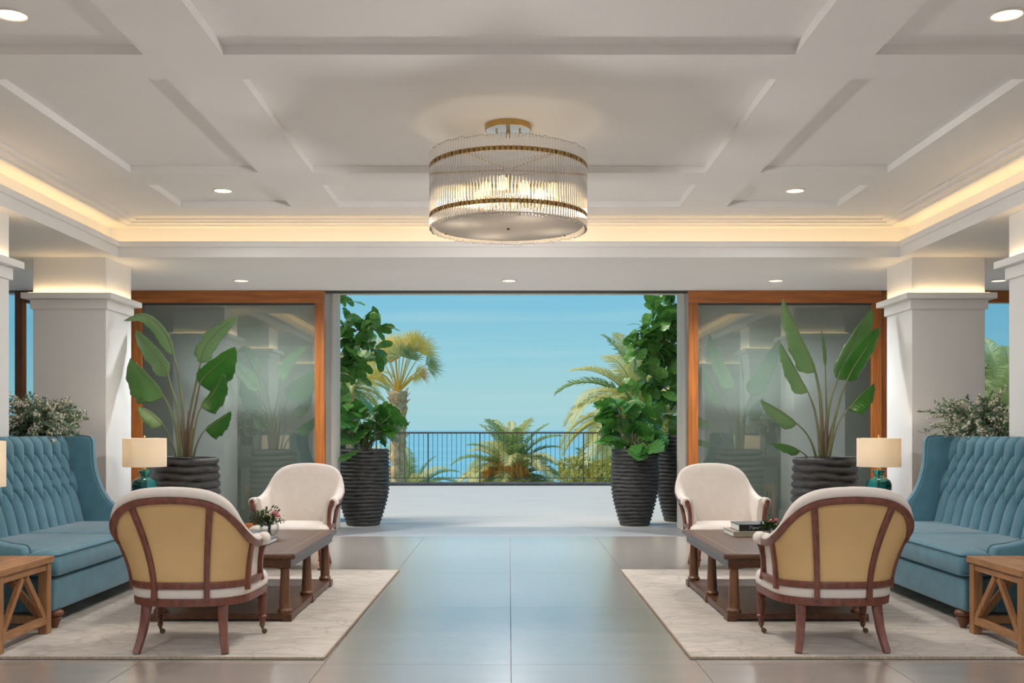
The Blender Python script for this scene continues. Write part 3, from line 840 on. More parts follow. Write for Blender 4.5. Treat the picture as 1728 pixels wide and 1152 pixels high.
# ================================================================== SIDE TABLES
def side_table(label):
    t = thing('side_table', label, 'side table', group='honey oak side tables')
    hx, hy, zt = .29, .30, .43
    for k in range(4):
        x0 = -hx - .012 + k * (2 * hx + .024) / 4
        obj('top_plank', MB().box(x0 + .0008, x0 + (2 * hx + .024) / 4 - .0008, -hy - .012, hy + .012, zt - .034, zt), M['oakh'], t, bevel=.002)
    lw = .052
    for sx_ in (-1, 1):
        for sy_ in (-1, 1):
            x, y = sx_ * (hx - lw / 2), sy_ * (hy - lw / 2)
            obj('leg', MB().box(x - lw / 2, x + lw / 2, y - lw / 2, y + lw / 2, 0, zt - .034), M['oak'], t, bevel=.003)
    a, b = hx - .006, hy - lw
    for s in (-1, 1):
        xx = s * (hx - .018); yy = s * (hy - .018)
        obj('apron', MB().box(xx - .011, xx + .011, -b, b, zt - .075, zt - .034), M['oakh'], t)
        obj('apron', MB().box(-hx + lw, hx - lw, yy - .011, yy + .011, zt - .075, zt - .034), M['oakh'], t)
        obj('stretcher', MB().box(xx - .013, xx + .013, -b, b, .055, .098), M['oakh'], t, bevel=.002)
        obj('stretcher', MB().box(-hx + lw, hx - lw, yy - .013, yy + .013, .055, .098), M['oakh'], t, bevel=.002)
        for u in (-1, 1):
            obj('brace', MB().bar((xx, u * .022, zt - .082), (xx, u * (b - .014), .098), .034, .022, (1, 0, 0)), M['oak'], t)
            obj('brace', MB().bar((u * .022, yy, zt - .082), (u * (hx - lw - .014), yy, .098), .034, .022, (0, 1, 0)), M['oak'], t)
    return t
st = side_table('honey oak side table at the near end of the left sofa')
st.location = (-2.86, 5.525, RZ)
for loc, lab in (((2.875, 5.525, RZ), 'honey oak side table at the near end of the right sofa'),
                 ((-3.10, 8.78, 0), 'honey oak side table beyond the left sofa, under a teal lamp'),
                 ((3.13, 8.78, 0), 'honey oak side table beyond the right sofa, under a teal lamp')):
    c = copy_tree(st); c.location = loc; c['label'] = lab

# ================================================================== TABLE LAMPS
def lamp(label):
    t = thing('table_lamp', label, 'table lamp', group='teal glass table lamps')
    obj('base', MB().lathe([(.055, 0), (.057, .006), (.057, .014), (.03, .018)], 28), M['brass'], t, smooth=True)
    pr = [(.035, .016), (.052, .02), (.066, .05), (.082, .11), (.096, .18), (.104, .235), (.103, .265), (.092, .292), (.065, .312), (.042, .325), (.036, .340), (.040, .356), (.050, .366), (.050, .376), (.044, .380), (.030, .380)]
    obj('glass_body', MB().lathe(pr, 40), M['tealglass'], t, smooth=True, ang=70)
    obj('rod', MB().lathe([(.006, .02), (.006, .66)], 10).lathe([(.018, .378), (.018, .390), (.010, .396), (.010, .44)], 16), M['brass'], t, smooth=True)
    sh = MB(); r = .178; z0, z1 = .408, .648
    sh.lathe([(r, z0), (r, z1), (r - .003, z1), (r - .003, z0), (r, z0)], 56, cap=False)
    obj('lamp_shade', sh, M['shade'], t, smooth=True)
    sp = MB()
    for k in range(3):
        a = 2 * pi * k / 3; sp.bar((0, 0, z1 - .01), ((r - .003) * cos(a), (r - .003) * sin(a), z1 - .01), .004, .004)
    sp.lathe([(.004, .648), (.009, .656), (.010, .664), (.006, .672), (.001, .675)], 12)
    obj('finial', sp, M['brass'], t, smooth=True)
    obj('bulb', MB().ball((0, 0, .51), .03, 14, 8), M['bulb'], t, smooth=True)
    point('lamp_bulb', (0, 0, .585), 4.6, (1, .84, .64), .04, t)
    return t
lp = lamp('teal glass lamp with cream drum shade before the left potted paddle plant')
lp.location = (-3.075, 8.75, .431)
for loc, lab in (((3.12, 8.75, .431), 'teal glass lamp with cream drum shade before the right potted paddle plant'),
                 ((-2.825, 5.42, RZ + .431), 'nearest lamp, its cream shade cut by the left picture edge')):
    c = copy_tree(lp); c.location = loc; c['label'] = lab

# ================================================================== CHANDELIER
cx, cy = -.005, 6.44
ch = thing('chandelier', 'round brass and glass rod chandelier in the middle coffer', 'chandelier', (cx, cy, 0))
obj('canopy', MB().lathe([(.001, 3.04), (.144, 3.04), (.144, 3.006), (.140, 3.004), (.139, 3.02)], 48), M['brass'], ch, smooth=True)
obj('canopy_plate', MB().lathe([(.001, 3.012), (.139, 3.012), (.139, 3.005), (.001, 3.005)], 48), M['silver'], ch, smooth=True)
obj('stem', MB().lathe([(.013, 3.003), (.013, 2.96), (.005, 2.955), (.005, 2.74), (.02, 2.735), (.02, 2.62), (.005, 2.61), (.004, 2.40)], 18).ball((-.072, 0, 2.995), .009).ball((.072, 0, 2.995), .009), M['brass'], ch, smooth=True)
RR = .472
for z in (2.772, 2.470):
    rb = MB()
    for k in range(96):
        a = 2 * pi * k / 96; rb.bar(((RR + .004) * cos(a - .022), (RR + .004) * sin(a - .022), z), ((RR + .004) * cos(a + .022), (RR + .004) * sin(a + .022), z), .010, .026)
    ring = obj('ring', MB().lathe([(RR + .004, z - .011), (RR + .004, z + .011), (RR - .010, z + .011), (RR - .010, z - .011), (RR + .004, z - .011)], 120, cap=False), M['brassd'], ch, smooth=True)
    obj('bead_band', rb, M['brass'], ring, kind='stuff')
rod = MB().lathe([(.002, 0), (.0072, .004), (.0072, .468), (.002, .472)], 10).mesh('glass_rod', M['rod'], True, 40)
NR = 150
for k in range(NR):
    a = 2 * pi * (k + .5) / NR
    link('glass_rod', rod, ch, loc=((RR + .010) * cos(a), (RR + .010) * sin(a), 2.385 + rnd.uniform(-.006, .006)))
for k in range(5):
    a = 2 * pi * k / 5 + .35
    obj('spoke', MB().bar((.02 * cos(a), .02 * sin(a), 2.765), (RR * cos(a), RR * sin(a), 2.772), .006, .008), M['brass'], ch)
    obj('upright', MB().tube([(RR * cos(a), RR * sin(a), 2.47), (RR * cos(a), RR * sin(a), 2.772)], .0025, 8), M['brass'], ch)
obj('diffuser', MB().lathe([(.001, 2.400), (.455, 2.404), (.460, 2.408), (.455, 2.412), (.001, 2.412)], 64), M['diffuser'], ch, smooth=True)
kn = MB().lathe([(.001, 2.388), (.010, 2.392), (.010, 2.400)], 14)
for a in (.6, 2.7, 4.8): kn.lathe([(.001, 2.396), (.006, 2.398), (.006, 2.404)], 10, (.44 * cos(a), .44 * sin(a), 0))
obj('knob', kn, M['brassd'], ch, smooth=True)
for k in range(10):
    a = 2 * pi * k / 10 + .2; r = .30 if k % 2 else .20
    b = obj('bulb', MB().ball((r * cos(a), r * sin(a), 2.61), .034, 12, 8, (1, 1, 1.4)), M['bulb'], ch, smooth=True)
    obj('socket', MB().lathe([(.013, 2.52), (.013, 2.565)], 10, (r * cos(a), r * sin(a), 0)).bar((0, 0, 2.605), (r * cos(a), r * sin(a), 2.53), .008, .008), M['brass'], b)
for k in range(8):       # the bulbs' light leaving the drum of rods
    a = 2 * pi * (k + .5) / 8
    l = bpy.data.lights.new('chandelier_lamp', 'SPOT'); l.energy = CHAND_W; l.color = (1, .97, .93); l.spot_size = R(142); l.spot_blend = .7; l.shadow_soft_size = 0
    o = bpy.data.objects.new('chandelier_lamp', l); o.location = (cx + .50 * cos(a), cy + .50 * sin(a), 2.56)
    o.rotation_euler = V((-cos(a) * .80, -sin(a) * .80, .60)).to_track_quat('Z', 'Y').to_euler(); C.objects.link(o)
for a in (.4, 1.97, 3.54, 5.1): point('chandelier_glow', (cx + .33 * cos(a), cy + .33 * sin(a), 2.53), 1.0, (1, .88, .72), .03)

# ================================================================== POTS
def pot_mesh(prof, ridges, depth, seg=64, seed=1):
    """ribbed pot; prof(v)->radius, 0..H"""
    rr = random.Random(seed); q = MB()
    ph = [(rr.uniform(0, 6.28), rr.choice((2, 3, 4)), rr.uniform(-.12, .12)) for _ in range(ridges + 1)]
    H, f = prof
    rs = []
    n = ridges * 8
    for i in range(n + 1):
        v = i / n; z = H * v; ring = []
        for k in range(seg):
            a = 2 * pi * k / seg
            w = v * ridges + .10 * sin(a * 2 + v * 4) + .05 * sin(a * 5 + v * 9)
            b = abs(sin(pi * w)) ** .7
            r = f(v) + depth * (b - .6) * min(1, 8 * v + .2)
            ring.append((r * cos(a), r * sin(a), z))
        rs.append(ring)
    rt = f(1)
    rs.append([((rt - .01) * cos(2 * pi * k / seg), (rt - .01) * sin(2 * pi * k / seg), H + .006) for k in range(seg)])
    rs.append([((rt - .035) * cos(2 * pi * k / seg), (rt - .035) * sin(2 * pi * k / seg), H) for k in range(seg)])
    rs.append([((rt - .045) * cos(2 * pi * k / seg), (rt - .045) * sin(2 * pi * k / seg), H - .06) for k in range(seg)])
    q.rings(rs)
    return q
def soil(parent, r, z, rocks=True):
    rr = random.Random(3)
    q = MB(); rs = []
    for i in range(5):
        k = 1 - i / 5
        rs.append([(r * k * cos(2 * pi * j / 24), r * k * sin(2 * pi * j / 24), z + .02 * (1 - k) + rr.uniform(-.004, .004)) for j in range(24)])
    q.rings(rs); obj('soil', q, M['soil'], parent, smooth=True)

# paddle leaves --------------------------------------------------------------
def paddle(parent, base, o, stalk, mid, wl, wr, m, dy=0, tilt=0.0, sm='stalk', r0=.016, sag=.0, tear=0):
    """stalk, mid: (px, py, depth shift) traced on the photograph, carried to the plant's own depth; wl/wr half widths (m)"""
    P = [W(a, b, base + c + dy) - o for a, b, c in stalk]
    if len(P) >= 2:
        pp = crv(P, 14); obj('stalk', MB().tube(pp, [r0 * (1 - .55 * i / 13) for i in range(14)], 8), M[sm], parent, smooth=True)
    Q = crv([W(a, b, base + c + dy) - o for a, b, c in mid], 25)
    q = MB(); NS = 24; NC = 5
    view = V((0, 1, 0))
    rows_ = []
    for i in range(NS + 1):
        s = i / NS; p = Q[i]; d = (Q[min(i + 1, NS)] - Q[max(i - 1, 0)]).normalized()
        x = d.cross(view).normalized()           # to the right of travel, in the leaf plane
        n = x.cross(d).normalized()
        pr = (min(1, s / .15) ** .5) * (1 - max(0, (s - .35) / .65) ** 2.2) ** .75 if s < 1 else 0
        pr = max(pr, .015)
        row = []
        for side, w in ((-1, wl), (1, wr)):
            cs = range(NC, 0, -1) if side < 0 else range(0, NC + 1)
            for c in cs:
                f = c / NC
                wob = 1 + .05 * sin(s * 23 + side * 2) * f + .03 * sin(s * 51) * f
                if tear and side * tear > 0 and f > .5 and sin(s * 19) > .93: wob *= .6
                yy = n * (-(.30 + tilt * side) * w * pr * f + .35 * w * pr * f * f + .006 * sin(s * 60) * f)
                row.append(p + x * (side * w * pr * f * wob) + yy)
        rows_.append(row)
    nn = len(rows_[0]); vs = [v for r in rows_ for v in r]
    fs = [(i * nn + j, i * nn + j + 1, (i + 1) * nn + j + 1, (i + 1) * nn + j) for i in range(NS) for j in range(nn - 1)]
    q.add(vs, fs)
    lf = obj('leaf', q, M[m], parent, smooth=True, ang=0, fix=False)
    sd = lf.modifiers.new('thick', 'SOLIDIFY'); sd.thickness = .002; sd.offset = 0
    obj('midrib', MB().tube([p - V((0, .003, 0)) for p in Q], [.006 * (1 - .8 * i / 24) for i in range(25)], 6), M['stalk'], lf, smooth=True)
    return lf

def cl(x, y, ox):    # crop coordinates -> photograph pixels
    return (ox + x * .26036, 490 + y * .26036)
def pl(parent, base, o, ox, stalk, mid, wl, wr, m, **k):
    f = lambda L: [(*cl(a, b, ox), c) for a, b, c in L]
    px = .26036 * base / FPX * 1.2
    return paddle(parent, base, o, f(stalk), f(mid), wl * px, wr * px, m, **k)

PD = 9.45
potI = (.90, lambda v: .262 + .030 * sin(pi * min(1, v * .75 + .12)) )
def indoor_pot(px, label, seed):
    x = (px - VPX) * PD / FPX
    t = thing('potted_paddle_plant', label, 'potted plant', (x, PD, 0))
    p = obj('pot', pot_mesh(potI, 13, .030, seed=seed), M['pot'], t, smooth=True, ang=60, label='black ribbed pot')
    soil(t, .245, .87)
    return t, V((x, PD, 0))
pa, oa = indoor_pot(315, 'paddle leaved plant in black ribbed pot before the left glass door', 4)
OX = 200
pl(pa, PD, oa, OX, [(425, 1075, 0), (418, 800, 0), (390, 560, .02), (355, 410, .05)], [(360, 420, .05), (310, 290, .05), (225, 190, .0), (140, 160, -.08), (35, 195, -.16)], 14, 52, 'bopl', tilt=.2)
pl(pa, PD, oa, OX, [(410, 1075, -.03), (380, 760, -.02), (345, 640, 0), (318, 540, .02)], [(322, 548, .02), (262, 450, .06), (180, 350, .1), (112, 255, .12)], 38, 62, 'bopl', tilt=-.3)
pl(pa, PD, oa, OX, [(395, 1075, -.06), (370, 880, -.08), (330, 760, -.10), (292, 685, -.12)], [(292, 690, -.12), (238, 615, -.14), (165, 535, -.16), (78, 438, -.18)], 12, 125, 'bop', tilt=.2)
pl(pa, PD, oa, OX, [(372, 1075, -.08), (345, 990, -.12), (318, 920, -.16), (285, 868, -.2)], [(285, 870, -.2), (240, 825, -.22), (190, 785, -.25), (124, 752, -.3)], 12, 62, 'bopl', r0=.011)
pl(pa, PD, oa, OX, [(432, 1075, .03), (455, 830, .04), (498, 620, .06), (535, 455, .08)], [(530, 470, .08), (560, 370, .08), (640, 270, .1), (778, 168, .12)], 52, 44, 'bopl', tilt=.1, tear=1)
pl(pa, PD, oa, OX, [(455, 1075, -.04), (470, 900, -.06), (500, 740, -.08), (528, 600, -.1)], [(522, 605, -.1), (570, 545, -.12), (655, 470, -.14), (757, 366, -.16)], 125, 48, 'bopd', tilt=-.15, sm='stalkr')
pl(pa, PD, oa, OX, [(470, 1075, -.10), (488, 930, -.14), (515, 800, -.17), (545, 745, -.2)], [(535, 758, -.2), (585, 705, -.22), (635, 630, -.24), (680, 540, -.26)], 72, 16, 'bopd', tilt=.2, r0=.012)
pl(pa, PD, oa, OX, [(487, 1075, -.12), (505, 1005, -.16), (535, 940, -.2), (562, 902, -.22)], [(562, 904, -.22), (608, 872, -.24), (660, 835, -.26), (728, 782, -.28)], 72, 10, 'bopd', r0=.011)
for a, b in ((418, 700), (448, 720), (436, 840), (405, 830), (470, 830)):
    q = crv([W(*cl(430 + (a - 430) * .5, 1075, OX), PD) - oa, W(*cl(a, 960, OX), PD - .02) - oa, W(*cl(a + (a - 430) * .4, b + 60, OX), PD - .03) - oa], 8)
    obj('leaf_sheath', MB().tube(q, [.022, .022, .021, .02, .018, .015, .011, .006], 8), M['stalkr'], pa, smooth=True)

pb, ob = indoor_pot(1392, 'paddle leaved plant in black ribbed pot before the right glass door', 9)
OX = 1280
pl(pb, PD, ob, OX, [(408, 1075, 0), (410, 860, 0), (398, 680, .02), (368, 525, .04)], [(370, 530, .04), (330, 430, .04), (255, 270, .02), (158, 48, 0)], 10, 92, 'bopl', tilt=.25, r0=.024)
pl(pb, PD, ob, OX, [(400, 1075, -.06), (388, 920, -.08), (362, 770, -.1), (320, 655, -.12)], [(320, 660, -.12), (275, 580, -.13), (210, 460, -.14), (140, 335, -.16)], 6, 68, 'bopl', tilt=.2)
pl(pb, PD, ob, OX, [(372, 1075, -.1), (345, 990, -.14), (305, 920, -.18), (250, 862, -.22)], [(250, 866, -.22), (185, 815, -.24), (110, 765, -.27), (12, 708, -.3)], 8, 62, 'bopl', r0=.012)
pl(pb, PD, ob, OX, [(318, 1080, -.12), (290, 1055, -.2), (268, 1040, -.24)], [(272, 1042, -.24), (215, 1012, -.28), (150, 995, -.3), (84, 990, -.32)], 4, 42, 'bop', r0=.008)
pl(pb, PD, ob, OX, [(440, 1075, .02), (445, 850, .03), (470, 700, .05), (515, 570, .06)], [(512, 575, .06), (550, 465, .08), (630, 310, .1), (735, 115, .12)], 92, 34, 'bop', tilt=-.2, r0=.018)
pl(pb, PD, ob, OX, [(455, 1075, -.04), (485, 880, -.06), (530, 700, -.08), (572, 580, -.1)], [(568, 588, -.1), (620, 490, -.1), (700, 370, -.1), (788, 238, -.1)], 52, 60, 'bopd', tilt=.15, r0=.017)
pl(pb, PD, ob, OX, [(462, 1075, -.1), (485, 960, -.14), (525, 845, -.18), (580, 765, -.2)], [(580, 768, -.2), (625, 715, -.22), (680, 660, -.24), (748, 602, -.26)], 84, 8, 'bopd', tilt=.1, r0=.011)
pl(pb, PD, ob, OX, [(430, 1075, .06), (440, 800, .08), (436, 600, .08), (432, 480, .08)], [(432, 490, .08), (428, 410, .08), (418, 330, .08), (407, 255, .08)], 9, 9, 'bop', r0=.010)
for a, b in ((412, 700), (438, 760), (470, 800)):
    q = crv([W(*cl(430 + (a - 430) * .5, 1075, OX), PD) - ob, W(*cl(a, 940, OX), PD - .02) - ob, W(*cl(a + (a - 430) * .3, b + 60, OX), PD - .03) - ob], 8)
    obj('leaf_sheath', MB().tube(q, [.026, .026, .025, .022, .019, .015, .011, .006], 8), M['stalkr'], pb, smooth=True)

# ================================================================== TERRACE POTS
def prof_out(r):
    pts = crv([(r * .62, 0, 0), (r * .80, 0, 0), (r * .95, 0, 0), (r * 1.0, 0, 0), (r * .99, 0, 0), (r * .965, 0, 0)], 50)
    return lambda v: pts[min(49, int(v * 49))].x * (1 - (v * 49 - int(v * 49))) + pts[min(49, int(v * 49) + 1)].x * (v * 49 - int(v * 49))

def heart_leaf(split=True, L=1.0):
    """broad leaf in xy-plane, stem at origin, tip at +y; edges notched when split"""
    q = MB(); n = 22; left = []; right = []
    vs = []; 
    for i in range(n + 1):
        s = i / n; y = -.16 + 1.16 * s
        w = .52 * (sin(pi * min(1, s ** .62)) ** .75) if 0 < s < 1 else 0
        if split and .2 < s < .92: w *= 1 - .45 * max(0, sin(s * 30)) ** 3
        dr = -.16 * s * s
        for k in (-1, -.55, 0, .55, 1):
            vs.append((k * w * L, y * L, (dr + .10 * abs(k) * w - .10 * k * k * w) * L))
    fs = [(i * 5 + j, i * 5 + j + 1, (i + 1) * 5 + j + 1, (i + 1) * 5 + j) for i in range(n) for j in range(4)]
    return q.add(vs, fs)
def fiddle_leaf():
    q = MB(); n = 14; vs = []
    for i in range(n + 1):
        s = i / n
        w = .09 + .20 * sin(pi * min(1, s * .95)) * (.35 + .85 * s) if s < .97 else .09
        if s < .08: w = .05 + s
        dr = .10 * sin(pi * s) - .12 * s
        for k in (-1, -.5, 0, .5, 1):
            vs.append((k * w, s, dr + .10 * abs(k) * w + .015 * sin(s * 22) * abs(k)))
    fs = [(i * 5 + j, i * 5 + j + 1, (i + 1) * 5 + j + 1, (i + 1) * 5 + j) for i in range(n) for j in range(4)]
    return q.add(vs, fs)
ME_MON = heart_leaf(True).mesh('leaf', M['mon'], True, 0)
ME_FIG = fiddle_leaf().mesh('leaf', M['fig'], True, 0)

def aim(o, d, roll):
    q = d.to_track_quat('Y', 'Z'); o.rotation_mode = 'QUATERNION'
    from mathutils import Quaternion
    o.rotation_quaternion = q @ Quaternion((0, 1, 0), roll)

def split_plant(px, d, r, blobs, label, seed, n):
    rr = random.Random(seed)
    x = (px - VPX) * d / FPX
    H = EYE - (757 - VPY) * d / FPX
    t = thing('potted_split_leaf_plant', label, 'potted plant', (x, d, -.008))
    obj('pot', pot_mesh((H, prof_out(r)), 20, .024, seed=seed), M['pot'], t, smooth=True, ang=60, label='tall black ribbed pot')
    soil(t, r * .86, H - .03)
    o = V((x, d, -.008))
    for i in range(n):
        bx, by, br = blobs[i % len(blobs)]
        a = rr.uniform(0, 2 * pi); k = math.sqrt(rr.random())
        c = W(bx + br * k * cos(a), by + br * k * sin(a), d + rr.uniform(-.10, .28)) - o
        if c.z < H + .06: c.y = -(r + .06)
        b0 = V((rr.uniform(-.1, .1), rr.uniform(-.1, .1), H - .02))
        L = rr.uniform(.19, .30)
        out = V((c.x * 1.3 + rr.uniform(-.2, .2), c.y - .25 + rr.uniform(-.2, .2), rr.uniform(-.30, .22))).normalized()
        lf = link('leaf', ME_MON, t, loc=c, scale=L); aim(lf, out, rr.uniform(-1.0, 1.0))
        mid = b0.lerp(c, .55) + V((0, 0, .05))
        if c.z < H + .06: mid.z = H + .09
        obj('stem', MB().tube(crv([b0, mid, c], 7), [.006, .006, .005, .005, .004, .004, .003], 5), M['stalk'], t, smooth=True)
    return t
split_plant(613, 12.62, .315, [(600, 700, 30), (625, 690, 26), (585, 725, 22), (640, 710, 24), (610, 735, 30), (650, 725, 12), (590, 690, 20)], 'leafy split leaf plant in black ribbed pot at the left door jamb', 21, 48)
split_plant(1071, 12.60, .283, [(1055, 710, 30), (1080, 715, 26), (1040, 690, 20), (1070, 740, 24), (1095, 735, 18), (1030, 730, 16), (1060, 690, 18)], 'leafy split leaf plant in black ribbed pot at the right door jamb', 33, 52)

def fig_tree(x, d, blobs, label, seed):
    rr = random.Random(seed)
    t = thing('fiddle_leaf_fig', label, 'potted tree', (x, d, -.008))
    obj('pot', pot_mesh((1.09, prof_out(.31)), 23, .024, seed=seed), M['pot'], t, smooth=True, ang=60, label='tall black ribbed pot')
    soil(t, .27, 1.06)
    tr = MB(); sg = 1 if x > 0 else -1
    tr.tube(crv([(0, 0, 1.03), (.03, 0, 1.5), (-.02, .02, 2.2), (.02, 0, 3.1)], 12), [.028 - .0015 * i for i in range(12)], 8)
    obj('trunk', tr, M['bark'], t, smooth=True)
    o = V((x, d, -.008))
    for bx, by, br, n in blobs:
        cen = W(bx, by, d) - o
        root = V((0, 0, max(1.15, cen.z - .25)))
        obj('branch', MB().tube(crv([root, root.lerp(cen, .5) + V((0, 0, .03)), cen], 7), [.014, .013, .011, .010, .008, .006, .004], 6), M['bark'], t, smooth=True)
        n = int(n * 1.55)
        for i in range(n):
            a = rr.uniform(0, 2 * pi); k = .55 * math.sqrt(rr.random())
            c = W(bx + br * k * cos(a), by + br * k * sin(a), d + rr.uniform(-.12, .22)) - o
            ang = 2 * pi * (i + rr.random() * .6) / n
            dr = V((cos(ang), rr.uniform(-.9, .45), sin(ang) * .9 + .12)).normalized()
            lf = link('leaf', ME_FIG, t, loc=c, scale=(L := rr.uniform(.20, .29), L, L)); aim(lf, dr, rr.uniform(-1.2, 1.2))
    return t
fig_tree(-2.40, 13.3, [(575, 505, 30, 9), (612, 562, 40, 14), (590, 590, 40, 13), (628, 550, 26, 9), (600, 610, 36, 12), (580, 640, 34, 11), (575, 690, 30, 9), (620, 590, 26, 8), (555, 560, 50, 16), (550, 640, 50, 14)], 'tall fiddle leaf fig behind the left door jamb', 5)
fig_tree(2.17, 13.2, [(1125, 505, 30, 11), (1118, 535, 34, 13), (1095, 560, 32, 11), (1090, 585, 30, 11), (1072, 588, 22, 9), (1125, 575, 36, 13), (1120, 610, 36, 13), (1105, 645, 34, 11), (1125, 660, 34, 12), (1125, 700, 30, 10), (1085, 650, 24, 8), (1160, 600, 60, 18), (1160, 540, 50, 14)], 'tall fiddle leaf fig behind the right door jamb', 6)

# ================================================================== PALMS BEYOND THE TERRACE
def frond_mesh(e0, bend, m, L=1.0, n=58, ll=.25, seed=0, nm='frond'):
    """arching feather frond, base at origin growing along +y; unit length"""
    rr = random.Random(seed); q = MB(); pts = []; p = V((0, 0, 0)); K = 24
    for i in range(K + 1):
        pts.append(p.copy()); e = e0 - bend * (i / K) ** 1.3
        p = p + V((0, cos(e), sin(e))) * (L / K)
    q.tube(pts, [.013 * (1 - .85 * i / K) for i in range(K + 1)], 4)
    for i in range(n):
        s = .16 + .84 * (i + .5) / n; f = s * K; k = min(int(f), K - 1); p = pts[k].lerp(pts[k + 1], f - k)
        d = (pts[k + 1] - pts[k]).normalized(); up = V((1, 0, 0)).cross(d)
        l = ll * (sin(pi * min(1, .18 + .80 * s)) ** .6) * rr.uniform(.85, 1.1)
        for sd in (-1, 1):
            out = (V((sd, 0, 0)) * .85 + d * .75 + up * rr.uniform(.15, .5)).normalized()
            tip = p + out * l + V((0, 0, -.28 * l)); md = p + out * l * .5
            w = d * .0062
            q.add([p - w, p + w, md + w * 1.1, tip, md - w * 1.1], [(0, 1, 2, 4), (4, 2, 3)])
    return q.mesh(nm, m, False)
FR = {}
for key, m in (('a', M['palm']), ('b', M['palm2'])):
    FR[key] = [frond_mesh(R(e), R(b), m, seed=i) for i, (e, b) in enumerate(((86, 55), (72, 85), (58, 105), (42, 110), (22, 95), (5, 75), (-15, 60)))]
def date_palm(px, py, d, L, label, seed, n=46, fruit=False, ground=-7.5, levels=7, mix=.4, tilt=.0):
    rr = random.Random(seed); o = W(px, py, d)
    t = thing('date_palm', label, 'palm tree', (o.x, o.y, ground), group='date palms beyond the railing')
    hh = o.z - ground
    q = MB(); rs = []
    for i in range(41):
        z = (hh + .1) * i / 40; r = .24 + .035 * (i % 2) + .05 * max(0, 1 - i / 6)
        rs.append([(r * cos(2 * pi * k / 14), r * sin(2 * pi * k / 14), z) for k in range(14)])
    q.rings(rs); obj('trunk', q, M['palmtrunk'], t, smooth=True)
    for i in range(n):
        lv = min(levels - 1, int((i / n) ** .85 * levels)); az = i * 2.39996 + rr.uniform(-.2, .2)
        me = FR['b' if rr.random() < mix else 'a'][lv]
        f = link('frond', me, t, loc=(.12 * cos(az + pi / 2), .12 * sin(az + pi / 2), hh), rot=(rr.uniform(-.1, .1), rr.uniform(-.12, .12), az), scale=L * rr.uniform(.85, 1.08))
    if fruit:
        for k in range(18):
            az = pi * .95 + pi * .75 * k / 18; q = MB()
            for j in range(70):
                a = az + rr.uniform(-.5, .5); l = L * rr.uniform(.34, .62); e = rr.uniform(.05, 1.0)
                p1 = V((cos(a) * cos(e), sin(a) * cos(e), sin(e))) * l * .7; p2 = p1 + V((cos(a) * .3, sin(a) * .3, -.75)) * l * .5
                q.tube([(0, 0, 0), p1, p2], [.009, .009, .014], 3)
            fo = obj('fruit_cluster', q, M['date'], t, kind='stuff', fix=False, label='orange fruit stalks'); fo.location = (0, 0, hh + .05)
    return t
date_palm(862, 812, 44, 2.95, 'date palm with orange fruit stalks in the middle of the sea view', 11, 72, True, mix=.35)
date_palm(1085, 705, 33, 3.0, 'tall pale date palm behind the right split leaf plant', 12, 56, mix=.15)
date_palm(1050, 830, 40, 2.3, 'low date palm beneath the tall pale one', 13, 40, mix=.3)
date_palm(1000, 835, 50, 2.6, 'low dark date palm right of the orange fruited one', 14, 30, mix=.8)
date_palm(695, 845, 37, 2.0, 'low date palm near the foot of the fan palm', 15, 34, mix=.5)
date_palm(632, 812, 42, 1.8, 'small yellowish date palm beside the fan palm trunk', 16, 30, mix=.1)
date_palm(1700, 720, 27, 2.6, 'date palm seen through the far right window', 17, 44, mix=0)
date_palm(590, 655, 46, 2.3, 'pale date palm glimpsed behind the left fig tree', 18, 36, mix=.3)

